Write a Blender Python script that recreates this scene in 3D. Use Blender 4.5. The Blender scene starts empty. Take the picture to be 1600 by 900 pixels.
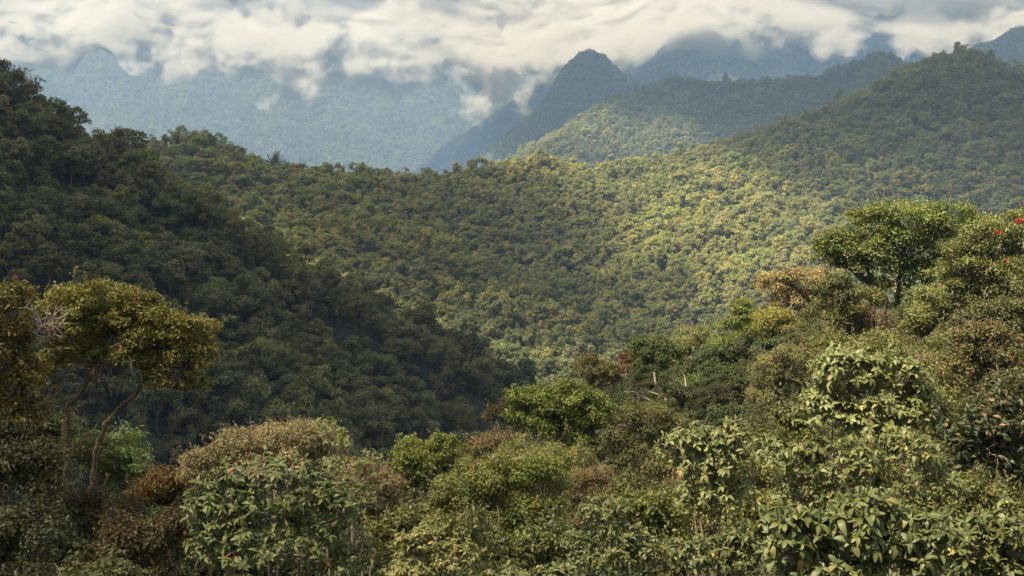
import bpy, math, random
import numpy as np
from mathutils import Vector, Matrix, Euler

random.seed(7)
rng = np.random.default_rng(7)
R = math.radians
scene = bpy.context.scene
C = bpy.data.collections.new('place')
scene.collection.children.link(C)

# ------------------------------------------------------------------ camera
F_PX = 1931.0                                   # focal length in pixels of the 1600 px wide photograph
PITCH = math.atan(120 / F_PX)                   # eye level lies above the middle of the picture
cam_d = bpy.data.cameras.new('camera')
cam_d.sensor_width = 36.0
cam_d.lens = 36.0 * F_PX / 1600.0
cam_d.clip_start = 0.5
cam_d.clip_end = 60000
cam = bpy.data.objects.new('camera', cam_d)
cam.location = (0, 0, 0)
cam.rotation_euler = (math.pi / 2 - PITCH, 0, 0)
C.objects.link(cam)
scene.camera = cam

# ------------------------------------------------------------------ sky and sun
SUN_EL, SUN_AZ = R(59), R(244)                  # azimuth clockwise from +Y: behind the camera, to its left
SUN = Vector((math.sin(SUN_AZ) * math.cos(SUN_EL), math.cos(SUN_AZ) * math.cos(SUN_EL), math.sin(SUN_EL)))
world = bpy.data.worlds.new('World')
scene.world = world
world.use_nodes = True
wt = world.node_tree
wn, wl = wt.nodes, wt.links
bg = wn['Background']
sky = wn.new('ShaderNodeTexSky')
sky.sky_type = 'NISHITA'
sky.sun_disc = False
sky.sun_elevation = SUN_EL
sky.sun_rotation = SUN_AZ
sky.altitude = 1500
# an overcast layer over the blue: uneven grey-white cloud all round the sky
tcw = wn.new('ShaderNodeTexCoord')
nzw = wn.new('ShaderNodeTexNoise')
nzw.inputs['Scale'].default_value = 3.2
nzw.inputs['Detail'].default_value = 8
nzw.inputs['Roughness'].default_value = 0.58
wl.new(tcw.outputs['Generated'], nzw.inputs['Vector'])
crw = wn.new('ShaderNodeValToRGB')
crw.color_ramp.elements[0].position = 0.34
crw.color_ramp.elements[0].color = (2.5, 2.42, 2.3, 1)
crw.color_ramp.elements[1].position = 0.68
crw.color_ramp.elements[1].color = (4.5, 4.25, 3.85, 1)
wl.new(nzw.outputs['Fac'], crw.inputs['Fac'])
mxw = wn.new('ShaderNodeMix')
mxw.data_type = 'RGBA'
mxw.inputs['Factor'].default_value = 0.9
wl.new(sky.outputs['Color'], mxw.inputs['A'])
wl.new(crw.outputs['Color'], mxw.inputs['B'])
wl.new(mxw.outputs['Result'], bg.inputs['Color'])
bg.inputs['Strength'].default_value = 0.055

sun_d = bpy.data.lights.new('sun', 'SUN')
sun_d.energy = 5.0
sun_d.angle = R(0.55)
sun_d.color = (1.0, 0.88, 0.65)
sun = bpy.data.objects.new('sun', sun_d)
sun.rotation_euler = (-SUN).to_track_quat('-Z', 'Y').to_euler()
sun.location = SUN * 50
C.objects.link(sun)

vs = scene.view_settings
vs.view_transform = 'Standard'
vs.look = 'None'
vs.exposure = 2.58
vs.gamma = 1.0
vs.use_curve_mapping = False
cy = scene.cycles
cy.use_denoising = True
cy.use_adaptive_sampling = True
cy.adaptive_threshold = 0.015
cy.max_bounces = 6
cy.diffuse_bounces = 3
cy.glossy_bounces = 2
cy.transmission_bounces = 3
cy.volume_bounces = 5
cy.transparent_max_bounces = 12
cy.volume_step_rate = 1.0
cy.volume_max_steps = 256
cy.sample_clamp_indirect = 6.0
cy.caustics_reflective = False
cy.caustics_refractive = False

# ------------------------------------------------------------------ helpers
CP, SP = math.cos(PITCH), math.sin(PITCH)
def pt(px, py, d):
    """the point seen at pixel (px, py) of the photograph, d metres ahead"""
    u, v = (px - 800) / F_PX, (450 - py) / F_PX
    y, z = CP + v * SP, -SP + v * CP
    return np.array([u / y * d, d, z / y * d])

def hash3(i, j, k, seed):
    h = (i * 374761393 + j * 668265263 + k * 2147483647 + seed * 1274126177) & 0xffffffff
    h = ((h ^ (h >> 13)) * 1274126177) & 0xffffffff
    h = (h ^ (h >> 16)) & 0xffffffff
    return h / 4294967295.0
def vnoise(p, seed=0):
    p = np.asarray(p, float)
    i = np.floor(p).astype(np.int64); f = p - i
    f = f * f * (3 - 2 * f)
    r = 0
    for dx in (0, 1):
        for dy in (0, 1):
            for dz in (0, 1):
                w = (f[..., 0] if dx else 1 - f[..., 0]) * (f[..., 1] if dy else 1 - f[..., 1]) * (f[..., 2] if dz else 1 - f[..., 2])
                r = r + w * hash3(i[..., 0] + dx, i[..., 1] + dy, i[..., 2] + dz, seed)
    return r * 2 - 1
def fbm(p, octaves=4, seed=0, gain=0.5):
    p = np.asarray(p, float); a, s, r = 1.0, 0.0, 0
    for o in range(octaves):
        r = r + a * vnoise(p * 2 ** o, seed + o * 17); s += a; a *= gain
    return r / s

def mesh_np(name, verts, faces, smooth=False, mat_index=None, attrs=None):
    """verts (n,3); faces: (m,k) array or list of such arrays; attrs: {name: (n,4) colour per vertex}"""
    me = bpy.data.meshes.new(name)
    fl = faces if isinstance(faces, list) else [faces]
    fl = [np.asarray(f, np.int32) for f in fl if len(f)]
    me.vertices.add(len(verts))
    me.vertices.foreach_set('co', np.asarray(verts, np.float32).ravel())
    nl = sum(f.size for f in fl); nf = sum(len(f) for f in fl)
    me.loops.add(nl); me.polygons.add(nf)
    me.loops.foreach_set('vertex_index', np.concatenate([f.ravel() for f in fl]))
    tot = np.concatenate([np.full(len(f), f.shape[1], np.int32) for f in fl])
    start = np.concatenate([[0], np.cumsum(tot)[:-1]]).astype(np.int32)
    me.polygons.foreach_set('loop_start', start)
    me.polygons.foreach_set('loop_total', tot)
    if smooth:
        me.polygons.foreach_set('use_smooth', np.ones(nf, bool))
    if mat_index is not None:
        me.polygons.foreach_set('material_index', np.asarray(mat_index, np.int32))
    for k, a in (attrs or {}).items():
        at = me.attributes.new(k, 'FLOAT_COLOR', 'POINT')
        at.data.foreach_set('color', np.asarray(a, np.float32).ravel())
    me.update(calc_edges=True)
    return me
def obj(name, me, mat=None, parent=None, **props):
    o = bpy.data.objects.new(name, me)
    C.objects.link(o)
    if mat is not None and me is not None and not me.materials:
        me.materials.append(mat)
    if parent is not None:
        o.parent = parent
    for k, v in props.items():
        o[k] = v
    return o
def thing(name, label, cat, loc, group=None):
    o = bpy.data.objects.new(name, None)
    o.empty_display_size = 0.5
    C.objects.link(o)
    o.location = loc
    o['label'] = label; o['category'] = cat
    if group: o['group'] = group
    return o

# ------------------------------------------------------------------ materials
def new_mat(name):
    m = bpy.data.materials.new(name); m.use_nodes = True
    nt = m.node_tree
    for n in list(nt.nodes): nt.nodes.remove(n)
    out = nt.nodes.new('ShaderNodeOutputMaterial')
    return m, nt, nt.nodes, nt.links, out
def leaf_mat(name, attr_type, attr_name, rough=0.5, gloss=0.4, trans=0.3, gain=1.0, bump=None):
    """leaf tissue: tint colour from the plant, lit from both sides"""
    m, nt, n, l, out = new_mat(name)
    at = n.new('ShaderNodeAttribute'); at.attribute_type = attr_type; at.attribute_name = attr_name
    oi = n.new('ShaderNodeNewGeometry')
    hv = n.new('ShaderNodeHueSaturation')
    mr = n.new('ShaderNodeMapRange'); mr.inputs['To Min'].default_value = 0.72 * gain; mr.inputs['To Max'].default_value = 1.3 * gain
    mh = n.new('ShaderNodeMapRange'); mh.inputs['To Min'].default_value = 0.482; mh.inputs['To Max'].default_value = 0.512
    l.new(oi.outputs['Random Per Island'], mr.inputs['Value'])
    wn_ = n.new('ShaderNodeTexWhiteNoise'); wn_.noise_dimensions = '1D'
    l.new(oi.outputs['Random Per Island'], wn_.inputs['W'])
    l.new(wn_.outputs['Value'], mh.inputs['Value'])
    l.new(mr.outputs['Result'], hv.inputs['Value']); l.new(mh.outputs['Result'], hv.inputs['Hue'])
    l.new(at.outputs['Color'], hv.inputs['Color'])
    b = n.new('ShaderNodeBsdfPrincipled')
    b.inputs['Roughness'].default_value = rough
    b.inputs['Specular IOR Level'].default_value = gloss
    l.new(hv.outputs['Color'], b.inputs['Base Color'])
    t = n.new('ShaderNodeBsdfTranslucent')
    h2 = n.new('ShaderNodeHueSaturation'); h2.inputs['Saturation'].default_value = 1.15; h2.inputs['Value'].default_value = 1.25; h2.inputs['Hue'].default_value = 0.488
    l.new(hv.outputs['Color'], h2.inputs['Color']); l.new(h2.outputs['Color'], t.inputs['Color'])
    mx = n.new('ShaderNodeMixShader'); mx.inputs['Fac'].default_value = trans
    l.new(b.outputs[0], mx.inputs[1]); l.new(t.outputs[0], mx.inputs[2])
    l.new(mx.outputs[0], out.inputs['Surface'])
    return m
def bark_mat(name, c0, c1, scale=6.0):
    m, nt, n, l, out = new_mat(name)
    tc = n.new('ShaderNodeTexCoord')
    mp = n.new('ShaderNodeMapping'); mp.inputs['Scale'].default_value = (1, 1, 0.35)
    nz = n.new('ShaderNodeTexNoise'); nz.inputs['Scale'].default_value = scale; nz.inputs['Detail'].default_value = 6; nz.inputs['Roughness'].default_value = 0.65
    cr = n.new('ShaderNodeValToRGB')
    cr.color_ramp.elements[0].position = 0.36; cr.color_ramp.elements[0].color = (*c0, 1)
    cr.color_ramp.elements[1].position = 0.66; cr.color_ramp.elements[1].color = (*c1, 1)
    b = n.new('ShaderNodeBsdfPrincipled'); b.inputs['Roughness'].default_value = 0.9
    bp = n.new('ShaderNodeBump'); bp.inputs['Strength'].default_value = 0.7; bp.inputs['Distance'].default_value = 0.03
    l.new(tc.outputs['Object'], mp.inputs['Vector']); l.new(mp.outputs[0], nz.inputs['Vector'])
    l.new(nz.outputs['Fac'], cr.inputs['Fac']); l.new(cr.outputs['Color'], b.inputs['Base Color'])
    l.new(nz.outputs['Fac'], bp.inputs['Height']); l.new(bp.outputs[0], b.inputs['Normal'])
    l.new(b.outputs[0], out.inputs['Surface'])
    return m
M_FOREST = leaf_mat('canopy_leaves', 'INSTANCER', 'tint', rough=0.6, gloss=0.25, trans=0.28)
M_LEAF = leaf_mat('leaves', 'GEOMETRY', 'tint', rough=0.5, gloss=0.35, trans=0.34, gain=1.62)
M_ROSETTE = leaf_mat('rosette_leaves', 'GEOMETRY', 'tint', rough=0.5, gloss=0.35, trans=0.34, gain=1.12)
M_GLOSSY = leaf_mat('glossy_leaves', 'GEOMETRY', 'tint', rough=0.5, gloss=0.28, trans=0.24, gain=1.2)
M_BARK = bark_mat('bark', (0.030, 0.020, 0.014), (0.13, 0.085, 0.055))
M_BARK_PALE = bark_mat('pale_bark', (0.20, 0.14, 0.10), (0.46, 0.37, 0.28))
M_BARK_RED = bark_mat('reddish_bark', (0.035, 0.022, 0.014), (0.15, 0.08, 0.045), 9)
M_TWIG = bark_mat('twig', (0.10, 0.06, 0.04), (0.28, 0.19, 0.13), 20)

# ground: leaf litter and moss near by, the green of unbroken forest far away
m, nt, n, l, out = new_mat('forest_floor')
tc = n.new('ShaderNodeTexCoord')
n1 = n.new('ShaderNodeTexNoise'); n1.inputs['Scale'].default_value = 0.6; n1.inputs['Detail'].default_value = 8; n1.inputs['Roughness'].default_value = 0.7
n2 = n.new('ShaderNodeTexNoise'); n2.inputs['Scale'].default_value = 0.012; n2.inputs['Detail'].default_value = 5
cr = n.new('ShaderNodeValToRGB')
cr.color_ramp.elements[0].position = 0.35; cr.color_ramp.elements[0].color = (0.010, 0.014, 0.006, 1)
cr.color_ramp.elements[1].position = 0.7; cr.color_ramp.elements[1].color = (0.036, 0.042, 0.016, 1)
mx = n.new('ShaderNodeMix'); mx.data_type = 'RGBA'; mx.blend_type = 'OVERLAY'; mx.inputs['Factor'].default_value = 0.5
b = n.new('ShaderNodeBsdfPrincipled'); b.inputs['Roughness'].default_value = 0.95
bp = n.new('ShaderNodeBump'); bp.inputs['Strength'].default_value = 0.9; bp.inputs['Distance'].default_value = 1.5
l.new(tc.outputs['Object'], n1.inputs['Vector']); l.new(tc.outputs['Object'], n2.inputs['Vector'])
l.new(n1.outputs['Fac'], cr.inputs['Fac']); l.new(cr.outputs['Color'], mx.inputs['A']); l.new(n2.outputs['Color'], mx.inputs['B'])
l.new(cr.outputs['Color'], b.inputs['Base Color']); l.new(n1.outputs['Fac'], bp.inputs['Height']); l.new(bp.outputs[0], b.inputs['Normal'])
l.new(b.outputs[0], out.inputs['Surface'])
M_GROUND = m

# ------------------------------------------------------------------ terrain
# each ridge: crest line as (px, py, metres ahead), slope towards / away from the viewer, canopy height to take off
RIDGES = {
 'far':   ([(-900,20,6500),(-300,0,6500),(0,22,6500),(130,20,6400),(300,0,6500),(500,-5,6500),(700,20,6500),(850,50,6600),(1000,95,6700),(1400,60,6800),(2400,60,6800)], .62, .6, 14),
 'far_spur1': ([(130,55,6400),(215,130,5900),(300,200,5500),(390,260,5100)], .75, .75, 14),
 'far_spur2': ([(500,20,6500),(640,120,6000),(560,200,5500),(520,270,5000)], .75, .75, 14),
 'far_spur3': ([(-250,30,6500),(-40,120,6000),(60,230,5400)], .75, .75, 14),
 'far_spur4': ([(760,70,6500),(700,150,6100),(640,230,5600)], .75, .75, 14),
 'pale':  ([(640,300,4300),(700,248,4500),(780,196,4600),(825,158,4700),(868,118,4800),(900,104,4800),(1000,100,4800),(1200,110,4800)], .85, .85, 12),
 'cloudy':([(950,150,3750),(995,112,3800),(1025,70,3800),(1055,38,3800),(1090,10,3800),(1200,-10,3850),(1350,-15,3900),(1600,10,3900),(2300,0,3900)], 1.0, .8, 12),
 'cloudy_spur1': ([(1110,30,3800),(1130,100,3500),(1150,180,3200)], 1.15, 1.15, 12),
 'cloudy_spur2': ([(1300,10,3850),(1280,100,3500),(1240,180,3200)], 1.15, 1.15, 12),
 'corner':([(1430,140,2500),(1490,98,2550),(1545,62,2600),(1600,38,2600),(1750,-10,2600),(2200,-20,2600)], .9, .9, 10),
 'pillar':([(690,285,2600),(740,250,2700),(800,205,2800),(850,165,2870),(880,140,2900)], 1.3, 1.0, 10),
 'pillar_top':([(888,112,2900),(899,90,2900),(912,78,2900),(926,74,2900),(940,80,2900),(960,99,2900)], 1.9, 1.7, 5),
 'pillar_tail':([(958,105,2900),(1000,116,3000),(1060,135,3100),(1250,170,3100)], 1.2, 1.0, 10),
 'second':([(790,285,1450),(850,238,1520),(880,205,1600),(915,185,1650),(960,160,1700),(1010,135,1760),(1060,117,1800),(1130,124,1800),(1250,122,1800),(1310,100,1800),(1370,80,1800),(1410,95,1800),(1500,150,1800),(1900,170,1800)], .62, .7, 9),
 'second_spur': ([(1060,117,1800),(1050,180,1650),(1010,250,1500)], .75, .75, 9),
 'second_spur2': ([(1370,80,1800),(1330,150,1650),(1280,200,1540)], .75, .75, 9),
 'middle':([(-500,300,760),(60,262,760),(240,226,760),(290,206,755),(330,208,760),(430,240,780),(560,254,820),(700,260,860),(850,255,900),(1000,249,930),(1100,243,950),(1170,230,950),(1260,190,950),(1370,135,960),(1430,98,970),(1480,80,980),(1540,92,1000),(1600,112,1000),(1720,130,1000),(2200,160,1000)], .40, .62, 13),
 'middle_spur1': ([(330,208,760),(420,300,700),(520,380,660)], .5, .5, 8),
 'middle_spur2': ([(560,254,820),(660,350,750),(780,440,690),(870,540,630)], .47, .47, 8),
 'middle_spur3': ([(850,255,900),(900,330,830),(990,430,760),(1040,500,700)], .47, .47, 8),
 'middle_spur4': ([(1170,230,950),(1190,320,880),(1170,410,800)], .47, .47, 8),
 'middle_spur5': ([(1480,80,980),(1430,200,880),(1400,330,780)], .5, .5, 8),
 'left':  ([(-500,-60,360),(-160,10,370),(0,148,400),(100,250,450),(215,262,520),(300,305,560),(440,392,570),(600,488,560),(760,602,520),(840,690,470)], .70, .6, 19),
 'left_spur1': ([(100,258,450),(170,330,400),(250,470,365)], .8, .8, 8),
 'left_spur2': ([(440,392,570),(455,500,500),(480,610,450)], .8, .8, 8),
 # the hill the camera stands on: its spur runs away to the right, then drops into the valley
 'near':  ([(2600,420,40),(2000,440,52),(1600,470,62),(1400,515,70),(1230,560,84),(1080,610,92),(960,680,92),(860,760,80)], .34, .55, 0),
 'lookout': ([(1100,1290,9),(960,1090,18),(800,1020,28),(720,975,42)], .30, .3, 0),
 'left_bank': ([(-900,1000,16),(-300,1000,20),(60,925,27),(300,935,34)], .25, .5, 0),
}
def seg_height(X, Y, pts, s_near, s_far, drop, soft):
    P = np.array([pt(*q) for q in pts]); P[:, 2] -= drop
    best = np.full(X.shape, -1e9)
    for a, b in zip(P[:-1], P[1:]):
        ab = b[:2] - a[:2]
        t = np.clip(((X - a[0]) * ab[0] + (Y - a[1]) * ab[1]) / (ab @ ab), 0, 1)
        qx, qy, qz = a[0] + t * ab[0], a[1] + t * ab[1], a[2] + t * (b[2] - a[2])
        d = np.hypot(X - qx, Y - qy)
        s = np.where(Y < qy, s_near, s_far)
        k = soft
        h = qz - s * (np.sqrt(d * d + k * k) - k)
        best = np.maximum(best, h)
    return best
def smax(a, b, k):
    h = np.clip(0.5 + 0.5 * (a - b) / k, 0, 1)
    return b + (a - b) * h + k * h * (1 - h)
def ground(X, Y):
    X = np.asarray(X, float); Y = np.asarray(Y, float)
    rr = np.hypot(X, Y)
    h = np.full(X.shape, -170.0) + np.clip(rr - 700, 0, 9000) * 0.004
    p2 = np.stack([X, Y, np.zeros_like(X)], -1)
    for name, (pts, s0, s1, drop) in RIDGES.items():
        near = name in ('near', 'lookout', 'left_bank')
        dm = np.mean([q[2] for q in pts])
        warp = 0 if near else fbm(p2 / (dm * 0.13), 4, 3) * dm * (0.006 if 'pillar' in name else 0.022)
        soft = 2.0 if near else dm * (0.012 if 'pillar' not in name else 0.006)
        e = seg_height(X + warp, Y, pts, s0, s1, drop, soft)
        h = smax(e, h, 1.0 if near else dm * 0.008)
    amp = np.clip((rr - 150) * 0.012, 0, 34) + 16 * np.clip((rr - 450) / 300, 0, 1) * np.clip((1300 - rr) / 250, 0, 1)
    h = h + amp * fbm(p2 / np.maximum(60, rr[..., None] * 0.0 + 130), 4, 11) * 0.55
    big = np.clip((rr - 4200) / 1500, 0, 1)
    h = h + big * 70 * (0.5 - np.abs(fbm(p2 / 420, 4, 23)) * 1.6)
    # behind and beside the camera the hill goes on rising
    h = np.maximum(h, -1.7 - np.clip(Y - 1.5, 0, 1e6) * 0.60 + np.clip(-Y - 6, 0, 3000) * 0.25)
    return h + 0.15 * fbm(p2 / 2.5, 3, 5) * np.clip(1.5 - rr / 200, 0, 1)

az_f = np.radians(np.linspace(-31, 31, 431))
az_b = np.radians(np.linspace(31, 329, 92))[1:-1]
az = np.concatenate([az_f, az_b])
rad = np.concatenate([[1.2], np.geomspace(2.5, 200, 60), np.geomspace(205, 1300, 150), np.geomspace(1318, 7600, 105), [9000, 12000, 16000]])
A, RR = np.meshgrid(az, rad)
GX, GY = RR * np.sin(A), RR * np.cos(A)
GZ = ground(GX, GY)
na, nr = len(az), len(rad)
idx = np.arange(nr * na).reshape(nr, na)
q = np.stack([idx[:-1], np.roll(idx, -1, 1)[:-1], np.roll(idx, -1, 1)[1:], idx[1:]], -1).reshape(-1, 4)
verts = np.stack([GX, GY, GZ], -1).reshape(-1, 3)
verts = np.vstack([verts, [[0, 0, ground(np.array([0.]), np.array([0.]))[0]]]])
cap = np.stack([np.full(na, len(verts) - 1), np.roll(idx[0], -1), idx[0]], -1)
terrain = obj('terrain', mesh_np('terrain', verts, [q, cap], smooth=True), M_GROUND, kind='structure',
              label='forested valley, ridges and mountains falling away from the viewpoint', category='terrain')

def on_sheet(X, Y):
    """height of the terrain sheet as meshed, for whatever grows on it in front of the camera"""
    a = np.arctan2(X, Y); r = np.hypot(X, Y)
    fa = np.clip((a - az_f[0]) / (az_f[1] - az_f[0]), 0, 429.999); ia = fa.astype(int); fa = fa - ia
    ir = np.clip(np.searchsorted(rad, r) - 1, 0, nr - 2); fr = (r - rad[ir]) / (rad[ir + 1] - rad[ir])
    return (GZ[ir, ia] * (1 - fa) + GZ[ir, ia + 1] * fa) * (1 - fr) + (GZ[ir + 1, ia] * (1 - fa) + GZ[ir + 1, ia + 1] * fa) * fr
# visibility: how far a point lies under the skyline already raised by nearer ground, seen from the camera
gel = GZ[:, :431] / RR[:, :431]
gmax = np.maximum.accumulate(gel, 0)
def hidden_by(X, Y, Z):
    """metres by which (X, Y, Z) lies below the line of sight that just clears the ground in front of it"""
    a = np.arctan2(X, Y); r = np.hypot(X, Y)
    ia = np.clip(np.round((a - az_f[0]) / (az_f[1] - az_f[0])).astype(int), 0, 430)
    ir = np.clip(np.searchsorted(rad, r * 0.985 - 3) - 1, 0, nr - 1)
    return (gmax[ir, ia] - Z / r) * r

# ------------------------------------------------------------------ leaf-covered crowns
def rand_unit(n):
    v = rng.normal(size=(n, 3)); return v / np.linalg.norm(v, axis=1, keepdims=True)
def frames(nrm, spin=None):
    n_ = len(nrm)
    ref = np.where(np.abs(nrm[:, 2:3]) < 0.9, np.array([[0, 0, 1.]]), np.array([[1., 0, 0]]))
    t = np.cross(ref, nrm); t /= np.linalg.norm(t, axis=1, keepdims=True)
    b_ = np.cross(nrm, t)
    a = rng.uniform(0, 2 * np.pi, n_) if spin is None else spin
    ca, sa = np.cos(a)[:, None], np.sin(a)[:, None]
    return t * ca + b_ * sa, -t * sa + b_ * ca
def leaf_cloud(cent, nrm, L, W, tmpl='quad', fold=0.25, droop=0.0, axis=None):
    """many leaves: centres, normals, lengths, widths -> verts, faces (4 verts a leaf, folded along the rib)"""
    n_ = len(cent)
    if axis is None:
        u, v = frames(nrm)
    else:
        u = axis - (axis * nrm).sum(1, keepdims=True) * nrm
        u /= np.maximum(np.linalg.norm(u, axis=1, keepdims=True), 1e-6)
        v = np.cross(nrm, u)
    L = np.broadcast_to(L, n_)[:, None]; W = np.broadcast_to(W, n_)[:, None]
    if tmpl == 'quad':          # a leaf blade of two triangles folded on its rib
        p = np.stack([cent - u * L * .5, cent + v * W * .5 + nrm * W * fold * .5, cent + u * L * .5 - nrm * L * droop, cent - v * W * .5 + nrm * W * fold * .5], 1)
        f = np.arange(n_)[:, None] * 4
        faces = np.vstack([f + [0, 2, 1], f + [0, 3, 2]])
        k = 4
    else:                       # a pointed blade of eight triangles
        up = nrm * W * fold
        rows = []
        for s, w, dz in ((-.5, 0, 0), (-.22, .8, 0.02), (.12, 1.0, -.02), (.5, 0, -.12)):
            c_ = cent + u * L * s + nrm * L * (dz - droop * (s + .5) ** 2)
            if w == 0: rows.append(c_)
            else: rows += [c_ - v * W * w * .5 + up * w * .5, c_, c_ + v * W * w * .5 + up * w * .5]
        p = np.stack(rows, 1)
        f = np.arange(n_)[:, None] * 8
        tri = [[0, 2, 1], [0, 3, 2], [1, 2, 5], [1, 5, 4], [2, 3, 6], [2, 6, 5], [4, 5, 7], [5, 6, 7]]
        faces = np.vstack([f + t for t in tri])
        k = 8
    return p.reshape(-1, 3), faces, k
def tube(path, r0, r1, sides=6, wob=0.0):
    """tapered, slightly crooked limb along a path"""
    path = np.asarray(path, float); m_ = len(path)
    tg = np.gradient(path, axis=0); tg /= np.maximum(np.linalg.norm(tg, axis=1, keepdims=True), 1e-6)
    ref = np.array([0.3, 0.9, 0.1]) if abs(tg[:, 2]).mean() > 0.6 else np.array([0, 0, 1.])
    a = np.cross(tg, ref); a /= np.maximum(np.linalg.norm(a, axis=1, keepdims=True), 1e-6)
    b_ = np.cross(tg, a)
    rr_ = np.linspace(r0, r1, m_) if np.isscalar(r0) else r0
    th = np.linspace(0, 2 * np.pi, sides, endpoint=False)
    rad_ = rr_[:, None] * (1 + wob * rng.normal(size=(m_, sides)))
    v = path[:, None] + rad_[..., None] * (np.cos(th)[None, :, None] * a[:, None] + np.sin(th)[None, :, None] * b_[:, None])
    i = np.arange(m_ * sides).reshape(m_, sides)
    f = np.stack([i[:-1], np.roll(i, -1, 1)[:-1], np.roll(i, -1, 1)[1:], i[1:]], -1).reshape(-1, 4)
    return v.reshape(-1, 3), f
def crooked(a, b, n_=7, bend=0.12, sag=0.0):
    a, b = np.asarray(a, float), np.asarray(b, float)
    t = np.linspace(0, 1, n_)[:, None]
    L = np.linalg.norm(b - a)
    p = a + (b - a) * t
    w = rng.normal(size=3) * bend * L
    p = p + np.sin(t * np.pi) * w * 0.6 + np.sin(t * 2 * np.pi) * rng.normal(size=3) * bend * L * .3
    p[1:-1] += rng.normal(size=(n_ - 2, 3)) * bend * L * 0.08
    p[:, 2] -= (np.sin(t * np.pi) * sag * L)[:, 0]
    return p
class Soup:
    def __init__(s): s.v, s.t, s.q, s.c, s.n = [], [], [], [], 0
    def add(s, v, f, col=None):
        f = np.asarray(f)
        (s.t if f.shape[1] == 3 else s.q).append(f + s.n)
        s.v.append(v); s.n += len(v)
        s.c.append(np.broadcast_to(np.asarray((1, 1, 1, 1) if col is None else col, float), (len(v), 4)))
    def mesh(s, name, smooth=False, tint=True):
        fs = [np.vstack(k) for k in (s.t, s.q) if k]
        return mesh_np(name, np.vstack(s.v), fs, smooth, None, {'tint': np.vstack(s.c)} if tint else None)
    def tris(s): return sum(len(k) for k in s.t) + 2 * sum(len(k) for k in s.q)
# ------------------------------------------------------------------ forest on the hills
def hill_crown(kind):
    """crown of a forest tree, base of the trunk at the origin, about 8 m wide and 10 m tall"""
    cs, ns, ls = [], [], []
    if kind == 'tall':
        nb = 26; cz, rx, rz = 6.4, 2.5, 4.2
    elif kind == 'wide':
        nb = 34; cz, rx, rz = 6.0, 4.3, 3.0
    elif kind == 'spire':
        nb = 22; cz, rx, rz = 7.0, 1.9, 4.6
    elif kind == 'ragged':
        nb = 20; cz, rx, rz = 6.6, 4.2, 3.6
    elif kind == 'flat':
        nb = 26; cz, rx, rz = 7.4, 3.9, 1.9
    else:
        nb = 30; cz, rx, rz = 5.6, 3.5, 3.7
    d = rand_unit(nb); d[:, 2] = np.where(d[:, 2] < -0.75, -d[:, 2], d[:, 2])
    bc = np.array([0, 0, cz]) + d * np.array([rx, rx, rz]) * rng.uniform(.62, .98, (nb, 1))
    if kind == 'ragged': bc[:10] = bc[:10] * np.array([.5, .5, .8]) + np.array([1.9, -1.2, -.4])
    br = rng.uniform(.65, 1.35, nb) * (0.85 if kind in ('tall', 'flat') else 1)
    for c0, r0 in zip(bc, br):
        k = int(105 * r0 ** 1.5)
        u = rand_unit(k); u[:, 2] = np.where(u[:, 2] < -0.3, -u[:, 2], u[:, 2])
        cs.append(c0 + u * np.array([1, 1, .85]) * r0 * rng.uniform(.72, 1.12, (k, 1)))
        nn = u + rng.normal(size=(k, 3)) * .5 + np.array([0, 0, .3]); ns.append(nn / np.linalg.norm(nn, axis=1, keepdims=True))
        ls.append(rng.uniform(.2, .5, k))
    cs, ns, ls = np.vstack(cs), np.vstack(ns), np.concatenate(ls)
    v, f, _ = leaf_cloud(cs, ns, ls, ls * .8)
    s = Soup(); s.add(v, f)
    return s.mesh('forest_crown', tint=False), bc
def hill_trunk(bc):
    s = Soup()
    top = np.array([rng.normal() * .3, rng.normal() * .3, 5.5])
    v, f = tube(crooked((0, 0, -3), top, 6, .04), .30, .17, 6); s.add(v, f)
    for c0 in bc[:5]:
        v, f = tube(crooked(top * .85, c0, 4, .12), .12, .04, 4); s.add(v, f)
    return s.mesh('forest_trunk', tint=False)
KINDS = ['round', 'wide', 'tall', 'round', 'flat', 'wide', 'round', 'tall', 'ragged', 'spire', 'ragged', 'flat']
PROTO = []
for k in KINDS:
    me, bc = hill_crown(k); me.materials.append(M_FOREST)
    tr = hill_trunk(bc); tr.materials.append(M_BARK)
    PROTO.append((tr, me))

PAL = np.array([(.105, .112, .044), (.082, .104, .044), (.130, .130, .044), (.070, .090, .044), (.112, .110, .064), (.128, .114, .062), (.092, .122, .036), (.140, .142, .088), (.160, .150, .046)])
PAL = PAL * .7 + PAL.mean(0) * .3
PALW = np.array([.22, .19, .18, .13, .06, .04, .10, .03, .05])
def scatter(r0, r1, spacing, a_deg=27, seed=0):
    g = np.random.default_rng(100 + seed)
    x = np.arange(-r1 * math.sin(R(a_deg)), r1 * math.sin(R(a_deg)), spacing); y = np.arange(r0 * .85, r1, spacing)
    X, Y = np.meshgrid(x, y); X = X + (np.arange(len(y)) % 2)[:, None] * spacing * .5
    X = (X + g.uniform(-.42, .42, X.shape) * spacing).ravel(); Y = (Y + g.uniform(-.42, .42, Y.shape) * spacing).ravel()
    r = np.hypot(X, Y); a = np.abs(np.arctan2(X, Y))
    k = (r > r0) & (r < r1) & (a < R(a_deg))
    return X[k], Y[k], g
zones = [   # name, label, r0, r1, spacing, size, margin
 ('hill', 200, 620, 4.5, .9, 12, 0),
 ('middle', 620, 1250, 5.3, .98, 12, 5),
 ('second', 1250, 2250, 6.6, 1.0, 10, 1),
 ('pillar', 2250, 3300, 5.2, .46, 12, 2),
 ('cloudy', 3300, 5000, 9.5, 1.25, 14, 3),
 ('far', 5000, 6900, 14, 2.0, 14, 4)]
pts_all = []
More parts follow.
